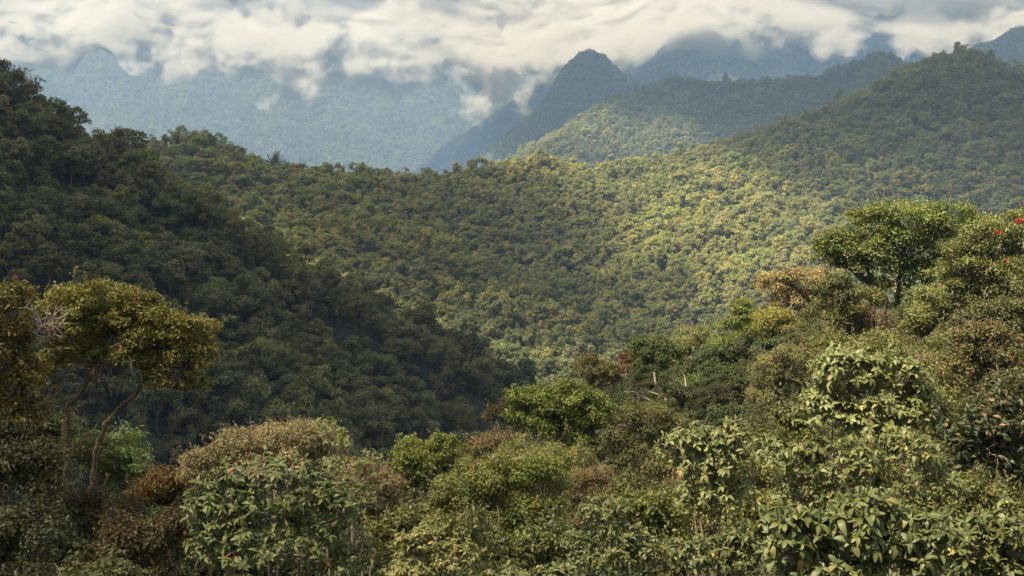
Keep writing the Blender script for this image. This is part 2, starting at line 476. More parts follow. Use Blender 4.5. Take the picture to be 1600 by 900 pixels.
for nm, r0, r1, sp, size, marg, sd in zones:
    X, Y, g = scatter(r0, r1, sp, seed=sd)
    Z = on_sheet(X, Y)
    sc_ = size * g.lognormal(-.03, .37, len(X)) * np.clip(1 + .25 * fbm(np.stack([X, Y, 0 * X], -1) / 45, 2, 77), .6, 1.5)
    sc_ = np.clip(sc_, .45 * size, 1.6 * size) * np.where(g.uniform(size=len(X)) < .035, 1.35, 1)
    if nm in ('pillar', 'cloudy', 'second'):      # a steep wall carries more trees for its plan
        e = 6.0
        slope = np.hypot(on_sheet(X + e, Y) - Z, on_sheet(X, Y + e) - Z) / e
        extra = []
        for lim in (.7, 1.1, 1.5, 1.9):
            k = slope > lim
            extra.append((X[k] + g.uniform(-.6, .6, k.sum()) * sp, Y[k] + g.uniform(-.6, .6, k.sum()) * sp))
        X = np.concatenate([X] + [q[0] for q in extra]); Y = np.concatenate([Y] + [q[1] for q in extra]); Z = on_sheet(X, Y)
        sc_ = np.concatenate([sc_, size * .85 * g.lognormal(0, .24, len(X) - len(sc_))])
    keep = hidden_by(X, Y, Z + 10 * sc_) < (1e6 if nm in ('hill', 'middle') else marg * 1.5)
    # bare rock stays where the walls are too steep
    X, Y, Z, sc_ = X[keep], Y[keep], Z[keep], sc_[keep]
    n_ = len(X)
    pi = g.choice(len(PAL), n_, p=PALW / PALW.sum())
    col = PAL[pi] * np.array([[1.07, 1.05, .84]]) * g.uniform(.8, 1.2, (n_, 1))
    patch = fbm(np.stack([X, Y, 0 * X], -1) / 110, 3, 31)[:, None]
    col = col * (1 + .45 * patch) * np.array([[1, 1, 1]]) + np.clip(patch, 0, 1) * np.array([[.025, .025, 0]])
    if nm == 'middle': col = col * np.array([[1.28, 1.22, 1.0]])  # yellow-green leaves, brightened in the tint to strengthen the sun patch
    if nm == 'hill': col = col * .78  # cloud shade on this hill deepened in the leaf tint
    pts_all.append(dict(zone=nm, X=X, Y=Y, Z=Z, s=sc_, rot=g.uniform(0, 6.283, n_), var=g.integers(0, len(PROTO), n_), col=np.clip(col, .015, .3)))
    print('FOREST', nm, n_)

# the trees that show largest, one by one
hz = pts_all[0]
rr_ = np.hypot(hz['X'], hz['Y'])
px = 800 + F_PX * hz['X'] / hz['Y']; py = 330 - F_PX * (hz['Z'] + 7 * hz['s']) / hz['Y']
vis = (hidden_by(hz['X'], hz['Y'], hz['Z'] + 8 * hz['s']) < 0) & (px > -20) & (px < 1620)
on_left = vis & (rr_ < 600)
def below_near(px, py):      # hidden behind the plants close to the camera
    ln = np.interp(px, [0, 60, 330, 345, 480, 560, 620, 700, 800, 900, 960, 1160, 1280, 1340, 1600], [440, 440, 520, 700, 660, 700, 690, 680, 620, 600, 560, 460, 400, 320, 320])
    return py > ln + 8
vis &= ~below_near(px, py)
order = np.argsort(-(hz['s'] / rr_) * vis)
pick = order[:290]
pick = pick[vis[pick]]
GROUPS = [
 ('at the hill\'s left edge', 'trees on the shaded left hillside'),
 ('low on the left hill', 'trees on the lower left slope'),
 ('high on the left hill', 'trees along the left crest'),
 ('on the sunlit middle slope', 'trees on the sunlit middle slope')]
src = [None] * len(PROTO)
for i in pick:
    p_ = (hz['X'][i], hz['Y'][i], hz['Z'][i])
    g_ = 0 if px[i] < 230 and py[i] > 240 else 1 if py[i] > 420 and rr_[i] < 620 else 2 if rr_[i] < 620 else 3
    c_ = hz['col'][i]; lum = c_.mean()
    hue = 'brownish' if c_[0] > c_[1] * 1.12 else 'grey-green' if c_[2] > .52 * c_[1] else 'pale' if lum > .082 else 'dark green' if lum < .055 else 'green' if c_[1] > 1.1 * c_[0] else 'olive'
    shp = {'round': 'round', 'wide': 'spreading', 'tall': 'narrow', 'flat': 'flat-topped', 'spire': 'slender', 'ragged': 'ragged'}[KINDS[hz['var'][i]]]
    q_ = px[i]; nb_ = ('behind the umbrella tree' if q_ < 345 else 'above the glossy shrub' if q_ < 470 else 'above the leafy shrub top' if q_ < 590 else 'beside the valley bottom') if py[i] > 430 else ('below the tall crest tree' if q_ < 70 else 'under the slim crest tree' if q_ < 150 else 'under the flat crown' if q_ < 260 else 'along the spur crest')
    big = 'large ' if hz['s'][i] > 1.6 else 'small ' if hz['s'][i] < 1.2 else ''
    t = thing('forest_tree', f'{big}{hue} tree with {shp} crown {GROUPS[g_][0]} {nb_}', 'tree', p_, GROUPS[g_][1])
    t.rotation_euler = (0, 0, hz['rot'][i]); t.scale = (hz['s'][i],) * 3
    v_ = hz['var'][i]
    a_ = obj('trunk', PROTO[v_][0], None, t); b_ = obj('crown', PROTO[v_][1], None, t)
    b_['tint'] = [float(k) for k in hz['col'][i]]
    if src[v_] is None: src[v_] = (a_, b_)
keep = np.ones(len(hz['X']), bool); keep[pick] = False
for k in ('X', 'Y', 'Z', 's', 'rot', 'var', 'col'): hz[k] = hz[k][keep]

# all the others: one mass of forest for each range of hills
def forest_nodes():
    ng = bpy.data.node_groups.new('forest_growth', 'GeometryNodeTree')
    ng.interface.new_socket('Geometry', in_out='INPUT', socket_type='NodeSocketGeometry')
    ng.interface.new_socket('Geometry', in_out='OUTPUT', socket_type='NodeSocketGeometry')
    n, l = ng.nodes, ng.links
    gi, go = n.new('NodeGroupInput'), n.new('NodeGroupOutput')
    allv = n.new('GeometryNodeJoinGeometry')
    for a_, b_ in reversed(src):
        j = n.new('GeometryNodeJoinGeometry')
        for o in (a_, b_):
            oi = n.new('GeometryNodeObjectInfo'); oi.inputs['Object'].default_value = o; oi.inputs['As Instance'].default_value = False
            oi.transform_space = 'ORIGINAL'
            l.new(oi.outputs['Geometry'], j.inputs[0])
        g2 = n.new('GeometryNodeGeometryToInstance')
        l.new(j.outputs[0], g2.inputs[0]); l.new(g2.outputs[0], allv.inputs[0])
    ip = n.new('GeometryNodeInstanceOnPoints'); ip.inputs['Pick Instance'].default_value = True
    def attr(nm, ty):
        a = n.new('GeometryNodeInputNamedAttribute'); a.data_type = ty; a.inputs['Name'].default_value = nm
        return a.outputs['Attribute']
    l.new(gi.outputs[0], ip.inputs['Points']); l.new(allv.outputs[0], ip.inputs['Instance'])
    l.new(attr('variant', 'INT'), ip.inputs['Instance Index'])
    cx = n.new('ShaderNodeCombineXYZ'); l.new(attr('turn', 'FLOAT'), cx.inputs['Z'])
    e2 = n.new('FunctionNodeEulerToRotation'); l.new(cx.outputs[0], e2.inputs[0])
    l.new(e2.outputs[0], ip.inputs['Rotation'])
    l.new(attr('size', 'FLOAT'), ip.inputs['Scale'])
    l.new(ip.outputs[0], go.inputs[0])
    return ng
NG = forest_nodes()
FL = {'hill': 'dense rainforest canopy covering the dark left hill',
      'middle': 'sunlit rainforest canopy on the middle slope and ridge across the valley',
      'second': 'shaded forest covering the second ridge behind the sunlit slope',
      'pillar': 'hazy forest clothing the pointed rock peak and slopes beside it',
      'cloudy': 'bluish forest on the steep mountain whose top is in cloud',
      'far': 'pale blue hazy forest on the far mountain wall under the cloud bank'}
for z in pts_all:
    me = bpy.data.meshes.new('forest')
    n_ = len(z['X'])
    me.vertices.add(n_)
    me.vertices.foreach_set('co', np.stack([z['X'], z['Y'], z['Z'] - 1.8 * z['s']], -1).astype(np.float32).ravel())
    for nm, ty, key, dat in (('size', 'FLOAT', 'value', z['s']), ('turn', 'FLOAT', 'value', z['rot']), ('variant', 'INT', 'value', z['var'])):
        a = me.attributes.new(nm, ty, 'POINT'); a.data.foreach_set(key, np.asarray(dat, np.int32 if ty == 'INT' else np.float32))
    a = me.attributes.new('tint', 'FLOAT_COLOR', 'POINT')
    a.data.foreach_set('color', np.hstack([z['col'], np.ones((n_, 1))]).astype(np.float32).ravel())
    o = obj('forest', me, None, kind='stuff', label=FL[z['zone']], category='forest')
    md = o.modifiers.new('growth', 'NODES'); md.node_group = NG

# ------------------------------------------------------------------ haze and clouds
def volume_mat(name, color, dens, noise=None, aniso=0.0, rise=None):
    m, nt, n, l, out = new_mat(name)
    v = n.new('ShaderNodeVolumePrincipled')
    v.inputs['Color'].default_value = (*color, 1)
    v.inputs['Density'].default_value = dens
    v.inputs['Anisotropy'].default_value = aniso
    l.new(v.outputs[0], out.inputs['Volume'])
    if noise:
        sc_, lo, hi = noise
        g = n.new('ShaderNodeNewGeometry')
        mp = n.new('ShaderNodeMapping'); mp.inputs['Scale'].default_value = (1 / sc_, 1 / sc_, 1.15 / sc_)
        nz = n.new('ShaderNodeTexNoise'); nz.inputs['Scale'].default_value = 1; nz.inputs['Detail'].default_value = 5; nz.inputs['Roughness'].default_value = .66
        mr = n.new('ShaderNodeMapRange'); mr.inputs['From Min'].default_value = lo; mr.inputs['From Max'].default_value = hi
        mr.inputs['To Max'].default_value = dens
        l.new(g.outputs['Position'], mp.inputs['Vector']); l.new(mp.outputs[0], nz.inputs['Vector'])
        fac = nz.outputs['Fac']
        if rise:        # the lower edge of the cloud is torn into shreds, higher up it closes
            sx = n.new('ShaderNodeSeparateXYZ'); l.new(g.outputs['Position'], sx.inputs[0])
            m2 = n.new('ShaderNodeMapRange')
            for nm, val in zip(('From Min', 'From Max', 'To Min', 'To Max'), rise): m2.inputs[nm].default_value = val
            ad = n.new('ShaderNodeMath'); l.new(sx.outputs['Z'], m2.inputs['Value']); l.new(fac, ad.inputs[0]); l.new(m2.outputs[0], ad.inputs[1]); fac = ad.outputs[0]
        l.new(fac, mr.inputs['Value']); l.new(mr.outputs[0], v.inputs['Density'])
    m.cycles.volume_step_rate = .13
    return m
def lumpy(name, center, radii, nu=96, nv=48, amp=.28, scale=1.0, seed=0):
    th = np.linspace(0, 2 * np.pi, nu, endpoint=False); ph = np.linspace(0, np.pi, nv)[1:-1]
    T, P = np.meshgrid(th, ph)
    d = np.stack([np.sin(P) * np.cos(T), np.sin(P) * np.sin(T), np.cos(P)], -1)
    base = d * np.array(radii)
    k = 1 + amp * fbm((base + np.array(center)) / (scale), 5, seed, .55) * 1.6
    v = base * k[..., None]
    i = np.arange(v.shape[0] * nu).reshape(-1, nu)
    f = np.stack([i[:-1], i[1:], np.roll(i, -1, 1)[1:], np.roll(i, -1, 1)[:-1]], -1).reshape(-1, 4)
    vv = v.reshape(-1, 3); n_ = len(vv)
    vv = np.vstack([vv, [[0, 0, radii[2]], [0, 0, -radii[2]]]])
    c0 = np.stack([np.full(nu, n_), i[0], np.roll(i[0], -1)], -1); c1 = np.stack([np.full(nu, n_ + 1), np.roll(i[-1], -1), i[-1]], -1)
    return mesh_np(name, vv, [f, np.vstack([c0, c1])], True)
# ------------------------------------------------------------------ plants close to the camera
TRI = [0]
def W(px, d): return px * d / F_PX
def lobes_to_world(lobes, d, depth=.85):
    cs, rs = [], []
    for L in lobes:
        dd = d + (L[4] if len(L) > 4 else 0)
        c = pt(L[0], L[1], dd); cs.append(c); rs.append((W(L[2], dd), W(L[2], dd) * depth, W(L[3], dd)))
    return np.array(cs), np.array(rs)
def foliage(cs, rs, leaf, aspect, cols, cover, g, blob=.34, accent=None, accent_share=0., maxn=46000, tmpl='quad', up=.35, gaps=0., inner=.12):
    """leaves on clumps that cover each lobe; returns soup and clump centres"""
    B, BR = [], []
    for c, r in zip(cs, rs):
        rm = (r[0] * r[0] * r[2]) ** (1 / 3)
        nb = int(np.clip(2.6 / blob ** 2 * (1 if blob < .5 else .8), 8, 42))
        u = rand_unit(nb); u[:, 2] = np.where(u[:, 2] < -.55, -u[:, 2], u[:, 2])
        B.append(c + u * r * g.uniform(.62, .92, (nb, 1))); BR.append(rm * blob * g.uniform(.7, 1.35, nb))
    B, BR = np.vstack(B), np.concatenate(BR)
    if gaps: k = g.uniform(size=len(B)) > gaps; B, BR = B[k], BR[k]
    area = (4 * np.pi * BR ** 2).sum() * .8
    cols = np.array(cols) * np.array([1.07, 1.04, .80])
    leaf *= 1.12
    n_ = int(min(maxn * .58, cover * .58 * area / (leaf * leaf * aspect * .5)))
    p = BR ** 2 / (BR ** 2).sum()
    bi = g.choice(len(B), n_, p=p)
    u = rand_unit(n_); u[:, 2] = np.where((u[:, 2] < -.2) & (g.uniform(size=n_) < .7), -u[:, 2], u[:, 2])
    pr = g.uniform(size=n_)
    rad_ = np.where(pr < inner, g.uniform(.2, .8, n_), np.where(pr > .82, g.uniform(1.05, 1.5, n_), g.uniform(.72, 1.14, n_)))
    wob = 1 + .22 * fbm((B[bi] + u * BR[bi][:, None]) / (BR.mean() * .5), 2, 5)
    cen = B[bi] + u * (BR[bi] * rad_ * wob)[:, None] * np.array([1, 1, .82])
    nn = u * .8 + rng.normal(size=(n_, 3)) * .5 + np.array([0, 0, up]); nn /= np.linalg.norm(nn, axis=1, keepdims=True)
    bt = g.uniform(.78, 1.22, len(B))
    cols_b = np.array(cols)[g.integers(0, len(cols), len(B))]
    mix = g.uniform(size=(n_, 1)) < .6
    t = np.where(mix, cols_b[bi], np.array(cols)[g.integers(0, len(cols), n_)]) * bt[bi][:, None]
    if accent is not None:
        k = g.uniform(size=n_) < accent_share
        t[k] = np.array(accent)[g.integers(0, len(accent), k.sum())]
    t = np.hstack([t, np.ones((n_, 1))])
    L = leaf * g.uniform(.65, 1.3, n_)
    v, f, k = leaf_cloud(cen, nn, L, L * aspect, tmpl, fold=.3, droop=.08)
    s = Soup(); s.add(v, f, np.repeat(t, k, 0))
    TRI[0] += len(f)
    return s, B, BR
def twig_soup(cen, rad_, n_, r0, g, length=None):
    """crooked bare twigs inside an ellipsoid"""
    s = Soup()
    for _ in range(n_):
        a = cen + rand_unit(1)[0] * rad_ * g.uniform(0, .6)
        dirn = rand_unit(1)[0] + np.array([0, 0, .35])
        L = (length or rad_.mean()) * g.uniform(.5, 1.1)
        b_ = a + dirn * L
        p = crooked(a, b_, 5, .18)
        v, f = tube(p, r0, r0 * .35, 4); s.add(v, f)
        for _k in range(2):
            q = p[g.integers(1, 4)]
            e = q + (rand_unit(1)[0] + dirn * .4) * L * .45
            v, f = tube(crooked(q, e, 4, .16), r0 * .55, r0 * .2, 3); s.add(v, f)
    TRI[0] += s.tris()
    return s
def shift(me, loc):
    co = np.empty(len(me.vertices) * 3, np.float32); me.vertices.foreach_get('co', co)
    co = co.reshape(-1, 3) - np.asarray(loc, np.float32)
    me.vertices.foreach_set('co', co.ravel()); me.update()
    return me
def plant(name, label, d, lobes, leaf, cols, aspect=.5, cover=1.3, cat='tree', stems=None, bark=None, mat=None, seed=0, blob=.34, depth=.85,
          accent=None, accent_share=0., twigs=0, twig_at=None, twig_mat=None, tmpl='quad', gaps=0., limb=1.0, base=None, maxn=46000, up=.35, group=None, moss=0):
    g = np.random.default_rng(1000 + seed)
    cols = [tuple(np.array(c) * EDGE_SHADE.get(seed, 1.0)) for c in cols]
    cs, rs = lobes_to_world(lobes, d, depth)
    bark = bark or M_BARK
    w = (rs[:, 0] * rs[:, 2]); mid = (cs * w[:, None]).sum(0) / w.sum()
    bx, by = (mid[0], mid[1]) if base is None else tuple(pt(base[0], base[1], d)[:2])
    gz = float(ground(np.array([bx]), np.array([by]))[0])
    loc = np.array([bx, by, gz])
    t = thing(name, label, cat, loc, group)
    s, B, BR = foliage(cs, rs, leaf, aspect, cols, cover, g, blob, accent, accent_share, maxn, tmpl, up, gaps)
    low = min(float((cs[:, 2] - rs[:, 2]).min()), gz + 50)
    size = float(np.sqrt(rs[:, 0] * rs[:, 2]).sum())
    r_tr = np.clip(size * .028, .03, .4) * limb
    tr = Soup()
    if stems:
        tips = []

        for st in stems:      # pixel path from the ground up, width in pixels
            P = np.array([pt(q[0], q[1], d + (q[3] if len(q) > 3 else 0)) for q in st])
            gq = float(ground(P[:1, 0], P[:1, 1])[0])
            if P[0, 2] > gq: P = np.vstack([[P[0, 0], P[0, 1], gq - .4], P])
            wd = np.array([W(q[2], d) * .5 for q in st]); wd = wd if len(wd) == len(P) else np.concatenate([[wd[0] * 1.2], wd])
            tt = np.linspace(0, len(P) - 1, len(P) * 4)
            Q = np.stack([np.interp(tt, np.arange(len(P)), P[:, k]) for k in range(3)], -1)
            Q[1:-1] += rng.normal(size=(len(Q) - 2, 3)) * wd.mean() * .35
            v, f = tube(Q, np.interp(tt, np.arange(len(P)), wd), None, 8, .08); tr.add(v, f)
            tips.append((Q[-1], wd[-1]))
            if moss:       # climbing leaves and moss along the stem
                qi = g.integers(0, len(Q) - 1, moss); fr = g.uniform(size=(moss, 1))
                u = rand_unit(moss); cen = Q[qi] * (1 - fr) + Q[qi + 1] * fr + u * (np.interp(tt, np.arange(len(P)), wd)[qi] * g.uniform(.8, 1.7, moss))[:, None]
                v, f, kk = leaf_cloud(cen, u, leaf * .7, leaf * .45); s.add(v, f, (.075, .07, .026, 1)); TRI[0] += len(f)
    else:
        top = np.array([mid[0], mid[1], max(gz + .3, low + .25 * (mid[2] - low))])
        nst = 1 if size > 3 or cat == 'tree' else 3
        tips = []
        for k in range(nst):
            e = top + (rand_unit(1)[0] * np.array([1, 1, .2]) * rs[:, 0].mean() * .3 if nst > 1 else 0)
            v, f = tube(crooked(loc - np.array([0, 0, .3]), e, 9, .05), r_tr * (1 if nst == 1 else .5), r_tr * (.6 if nst == 1 else .3), 7, .07); tr.add(v, f)
            tips.append((e, r_tr * (.55 if nst == 1 else .3)))
    TRI[0] += tr.tris()
    many = not stems and nst > 1
    if not many: obj('trunk', shift(tr.mesh('trunk', True, False), loc), bark, t)
    br = tr if many else Soup()
    order_ = range(len(cs))
    for j in order_:
        tip, rw = min(tips, key=lambda q: np.linalg.norm(q[0] - cs[j]))
        e = cs[j] - np.array([0, 0, rs[j, 2] * .35])
        p = crooked(tip, e, 7, .12, .04)
        v, f = tube(p, rw * .75, rw * .3, 6, .06); br.add(v, f)
        near_b = [b for b, r0 in zip(B, BR) if (((b - cs[j]) / rs[j]) ** 2).sum() < 1.1][:14]
        for b in near_b:
            q0 = p[rng.integers(3, 7)]
            v, f = tube(crooked(q0, b, 5, .14, .03), rw * .28, rw * .08, 4); br.add(v, f)
    TRI[0] += br.tris()
    # sprigs that break the outline
    out_px = W(26, d)
    for j in g.choice(len(B), 46):
        j0 = int(np.argmin(((cs - B[j]) ** 2).sum(1)))
        u = (B[j] - cs[j0]) / rs[j0]; u = u / max(np.linalg.norm(u), 1e-6) + g.normal(size=3) * .35 + np.array([0, 0, .35]); u /= np.linalg.norm(u)
        a = B[j] + u * BR[j] * .6; Ls = min(BR[j] * 1.4, out_px) * g.uniform(.6, 1.3)
        p = crooked(a, a + u * (Ls + BR[j] * .4), 5, .12)
        v, f = tube(p, W(.9, d), W(.4, d), 3); br.add(v, f)
        m_ = int(g.integers(9, 17)); tt_ = g.uniform(.25, 1, m_) * 4; i0 = np.minimum(tt_.astype(int), 3); fr = (tt_ - i0)[:, None]
        cen = p[i0] * (1 - fr) + p[i0 + 1] * fr + g.normal(size=(m_, 3)) * leaf * .4
        nn = rand_unit(m_) * .8 + np.array([0, 0, .5]); nn /= np.linalg.norm(nn, axis=1, keepdims=True)
        v, f, kk = leaf_cloud(cen, nn, leaf * 1.1, leaf * aspect * 1.1, tmpl, fold=.3, droop=.1)
        s.add(v, f, (*(np.array(cols[g.integers(0, len(cols))]) * g.uniform(.9, 1.25)), 1)); TRI[0] += len(f)
    obj('stem' if many else 'branch', shift(br.mesh('branch', True, False), loc), bark, t)
    obj('crown', shift(s.mesh('crown'), loc), mat or M_LEAF, t)
    if twigs:
        for tw in (twig_at or [lobes[0]]):
            c, r = lobes_to_world([tw], d, depth)
            sp = twig_soup(c[0], r[0], twigs, W(1.3, d), g)
            obj('bare_twigs', shift(sp.mesh('twigs', True, False), loc), twig_mat or M_TWIG, t)
    return t, loc, B, BR

# shade along the right and lower left edges, painted into the leaf tints
EDGE_SHADE = {48: .62, 50: .62, 51: .72, 52: .66, 60: .6, 61: .7, 62: .66, 63: .6, 49: .75, 47: .85, 4: .62, 20: .6, 21: .55, 22: .6, 23: .55, 24: .7, 1: .88, 2: .75, 53: .8}
OL = [(.130, .118, .030), (.110, .112, .028), (.150, .128, .034)]
# --- left edge
plant('tree', 'flat-topped umbrella tree with olive leaves and two mossy trunks at the left', 28,
      [(112, 478, 56, 32), (165, 468, 46, 28), (215, 486, 46, 28), (292, 520, 44, 30), (248, 528, 50, 30), (180, 522, 52, 34), (312, 556, 28, 38), (118, 520, 44, 36), (268, 560, 44, 26), (205, 556, 40, 22), (300, 600, 26, 24), (140, 556, 36, 24), (70, 505, 36, 34), (230, 505, 44, 26), (90, 560, 34, 30), (255, 590, 34, 22)],
      .075, OL + [(.105, .10, .035)], .55, 1.15, seed=1, bark=M_BARK_RED, blob=.36, base=(104, 880), maxn=84000, gaps=.16,
      moss=1100, stems=[[(106, 880, 12), (104, 790, 12), (106, 700, 11), (104, 640, 9), (128, 606, 7), (150, 560, 5)],
             [(148, 890, 9), (145, 780, 9), (150, 700, 8), (172, 652, 7), (205, 622, 6), (240, 585, 5)],
             [(104, 650, 6), (90, 610, 5), (80, 560, 4)]],
      twigs=40, twig_at=[(225, 540, 60, 40), (290, 590, 46, 30), (160, 580, 50, 30)], limb=.9)
plant('tree', 'dark olive tree cut off by the left edge of the picture', 25,
      [(12, 478, 46, 34), (-10, 545, 60, 48), (38, 590, 42, 34), (-20, 640, 70, 60), (30, 655, 44, 40)],
      .075, [(.105, .085, .022), (.085, .082, .025), (.13, .092, .022)], .55, 1.15, seed=2, bark=M_BARK_RED, maxn=52000,
      twigs=46, twig_at=[(72, 512, 36, 40), (30, 620, 50, 40)], twig_mat=M_BARK_PALE)
plant('tree', 'dim leafy tree between the left edge and the mossy trunks', 31, [(42, 640, 46, 44), (84, 690, 40, 36), (60, 740, 44, 36)], .085, [(.05, .055, .02), (.065, .062, .022)], .5, 1.1, seed=65, twigs=16, maxn=36000)
plant('small_tree', 'small pale green tree with drooping leaf tufts between the left trunks and brown bush', 34,
      [(192, 700, 36, 24), (205, 730, 40, 26), (185, 755, 34, 28)], .15, [(.115, .150, .062), (.10, .135, .05), (.13, .155, .075)], .3, 1.5, seed=3, up=.1)
plant('shrub', 'rusty brown bushy shrub right of the pale green small tree', 32, [(262, 768, 46, 40), (300, 790, 40, 38), (230, 800, 46, 38)], .075,
      [(.125, .080, .022), (.105, .072, .022), (.14, .095, .03)], .5, 1.2, 'shrub', seed=4, twigs=12)
for k, (lb, L, dd, cl) in enumerate([
    ('dark tangled shrub below the dark olive tree at the left edge', [(30, 745, 66, 58), (-10, 700, 50, 50)], 24, [(.05, .055, .02), (.07, .062, .022)]),
    ('brownish undergrowth shrub around the foot of the mossy trunks', [(150, 815, 66, 48), (95, 850, 60, 40)], 26, [(.085, .060, .022), (.065, .060, .02), (.11, .07, .025)]),
    ('nearly black leafy shrub in the bottom left corner', [(45, 865, 85, 55)], 19, [(.035, .042, .016), (.05, .05, .018)]),
    ('reddish brown shrub left of the glossy dome-shaped shrub', [(222, 868, 75, 50), (265, 835, 45, 35)], 23, [(.085, .055, .02), (.07, .06, .02)]),
    ('green leafy shrub behind the mossy trunks', [(120, 720, 55, 45), (70, 690, 40, 35)], 33, [(.06, .085, .025), (.08, .09, .028)])]):
    plant('shrub', lb, dd, L, .075, cl, .5, 1.2, 'shrub', seed=20 + k, twigs=14, blob=.4)

# --- middle: the gap of the valley
plant('shrub', 'grey-green fine-leaved shrub rising behind the glossy dome-shaped shrub', 20, [(395, 712, 70, 38), (470, 708, 70, 42), (330, 735, 45, 32), (520, 745, 50, 40)], .045,
      [(.150, .130, .075), (.13, .118, .065), (.17, .14, .085)], .45, 1.1, 'shrub', seed=30, twigs=16, maxn=60000)
plant('shrub', 'grey-brown twiggy shrub between the glossy shrub and the round cushion bush', 19, [(560, 790, 56, 52), (610, 810, 40, 45), (590, 760, 40, 30)], .045,
      [(.12, .098, .062), (.14, .118, .07), (.10, .085, .045)], .4, 1.0, 'shrub', seed=31, twigs=22, maxn=50000)
plant('tree', 'round cushion-shaped yellow-green tree above the grey-brown twiggy shrub', 48, [(648, 716, 36, 28), (690, 704, 34, 22), (640, 748, 30, 24), (684, 742, 34, 28), (665, 725, 42, 32)], .12,
      [(.115, .130, .032), (.105, .125, .03), (.13, .138, .04)], .5, 1.5, seed=32, blob=.3)
plant('shrub', 'brownish pink dry-looking bush between the cushion tree and bright green dome', 44, [(768, 712, 42, 28), (800, 705, 36, 26), (745, 735, 30, 26)], .08,
      [(.15, .108, .062), (.13, .10, .05), (.12, .12, .045)], .45, 1.0, 'shrub', seed=33, twigs=50, twig_at=[(765, 720, 42, 26)])
plant('tree', 'bright green dome-crowned tree with dark trunk in the middle', 52, [(838, 634, 44, 26), (886, 628, 44, 28), (925, 650, 40, 32), (870, 662, 46, 32), (905, 680, 40, 26), (820, 655, 28, 22)], .125,
      [(.085, .110, .024), (.098, .118, .026), (.11, .124, .032)], .5, 1.5, seed=34, blob=.32, base=(975, 780), stems=[[(990, 790, 16), (975, 745, 14), (955, 705, 11), (925, 690, 8)], [(982, 780, 9), (995, 740, 8), (1005, 705, 6)]])
plant('tree', 'broad mixed green tree with dark hollows below the bright green dome', 31, [(720, 780, 50, 40), (770, 760, 55, 46), (830, 770, 60, 56), (760, 820, 66, 46), (830, 830, 60, 46), (690, 810, 36, 30)], .078,
      [(.10, .115, .03), (.085, .11, .026), (.12, .12, .04), (.14, .125, .06)], .5, 1.15, seed=35, blob=.32, maxn=64000)
plant('shrub', 'pale olive bush just below the bright green dome', 39, [(835, 718, 52, 30), (890, 735, 46, 36), (800, 735, 36, 26)], .085, [(.135, .135, .050), (.115, .13, .04), (.15, .14, .07)], .45, 1.2, 'shrub', seed=36, twigs=14)
plant('shrub', 'dry brown vine-draped bush right of the pale olive bush', 37, [(925, 775, 36, 46), (905, 800, 30, 40)], .07, [(.15, .115, .06), (.12, .105, .05)], .3, 1.0, 'shrub', seed=37, twigs=40)
plant('tree', 'small brown-crowned tree at the valley rim left of the bright green dome', 72, [(806, 628, 22, 14), (780, 650, 24, 14), (800, 648, 24, 16)], .13, [(.085, .072, .03), (.10, .08, .035)], .5, 1.3, seed=38)
plant('tree', 'dark small-leaved tree with black trunks behind the pale rosette shrub', 46, [(1005, 665, 44, 34), (1010, 705, 44, 36), (965, 700, 30, 30), (1050, 690, 34, 36)], .09, [(.07, .078, .03), (.085, .085, .035), (.10, .09, .04)], .5, 1.1, seed=39, twigs=16)

# --- the spur on the right, far to near
plant('tree', 'small olive tree with bare dark trunk standing on the valley rim', 80, [(925, 578, 26, 20), (950, 588, 22, 18), (940, 600, 24, 14)], .13, [(.12, .108, .038), (.11, .10, .045)], .5, 1.2, seed=40, stems=[[(945, 650, 6), (946, 620, 5), (938, 598, 4)]], base=(945, 650))
plant('shrub', 'reddish brown bush beside the small olive rim tree', 80, [(988, 572, 22, 24), (1000, 590, 20, 16)], .11, [(.14, .065, .038), (.12, .07, .04)], .5, 1.0, 'shrub', seed=41, twigs=14)
plant('tree', 'dark green round-crowned tree right of the reddish brown bush', 75, [(1010, 548, 30, 20), (1040, 556, 28, 22), (1022, 572, 34, 20)], .13, [(.060, .082, .028), (.075, .09, .03)], .5, 1.4, seed=42, blob=.32, stems=[[(1030, 650, 7), (1028, 610, 6), (1024, 580, 4)]], base=(1030, 650))
plant('tree', 'thin pale tree with whitish bare branches behind the dark round crown', 78, [(1085, 535, 34, 24), (1060, 548, 28, 20), (1110, 560, 36, 26), (1085, 575, 34, 26)], .12, [(.125, .128, .055), (.10, .115, .04)], .45, .85, seed=43, twigs=30, twig_at=[(1100, 555, 44, 34), (1150, 575, 30, 30)], twig_mat=M_BARK_PALE, bark=M_BARK_PALE)
plant('tree', 'pointed dark green tree highest of the small trees right of the valley', 74, [(1160, 492, 20, 26), (1158, 520, 34, 28), (1142, 550, 36, 28), (1178, 545, 34, 30)], .12, [(.080, .102, .024), (.07, .09, .024), (.10, .112, .03)], .4, 1.3, seed=44, blob=.3)
plant('tree', 'yellow-olive bushy tree under the flat brown crown', 70, [(1212, 512, 36, 26), (1245, 535, 38, 30), (1215, 550, 36, 26)], .11, [(.125, .118, .030), (.11, .112, .028)], .45, 1.2, seed=145)
plant('shrub', 'dark green bush under the pale thin tree', 62, [(1090, 612, 40, 26), (1060, 630, 36, 24)], .1, [(.065, .092, .026), (.08, .098, .03)], .5, 1.2, 'shrub', seed=46)
plant('shrub', 'upright dark green bush left of the mossy grey-green tree', 61, [(1172, 606, 32, 34), (1145, 640, 40, 26)], .1, [(.062, .088, .026), (.078, .095, .03)], .5, 1.2, 'shrub', seed=64)
plant('tree', 'flat-topped brownish tree with bare forked limbs left of the great dome tree', 86, [(1215, 448, 38, 18), (1260, 442, 40, 20), (1300, 462, 38, 24), (1240, 475, 44, 20)], .14, [(.115, .092, .040), (.10, .09, .035), (.13, .10, .05)], .5, 1.0, seed=47, twigs=20, twig_at=[(1260, 485, 44, 20)])
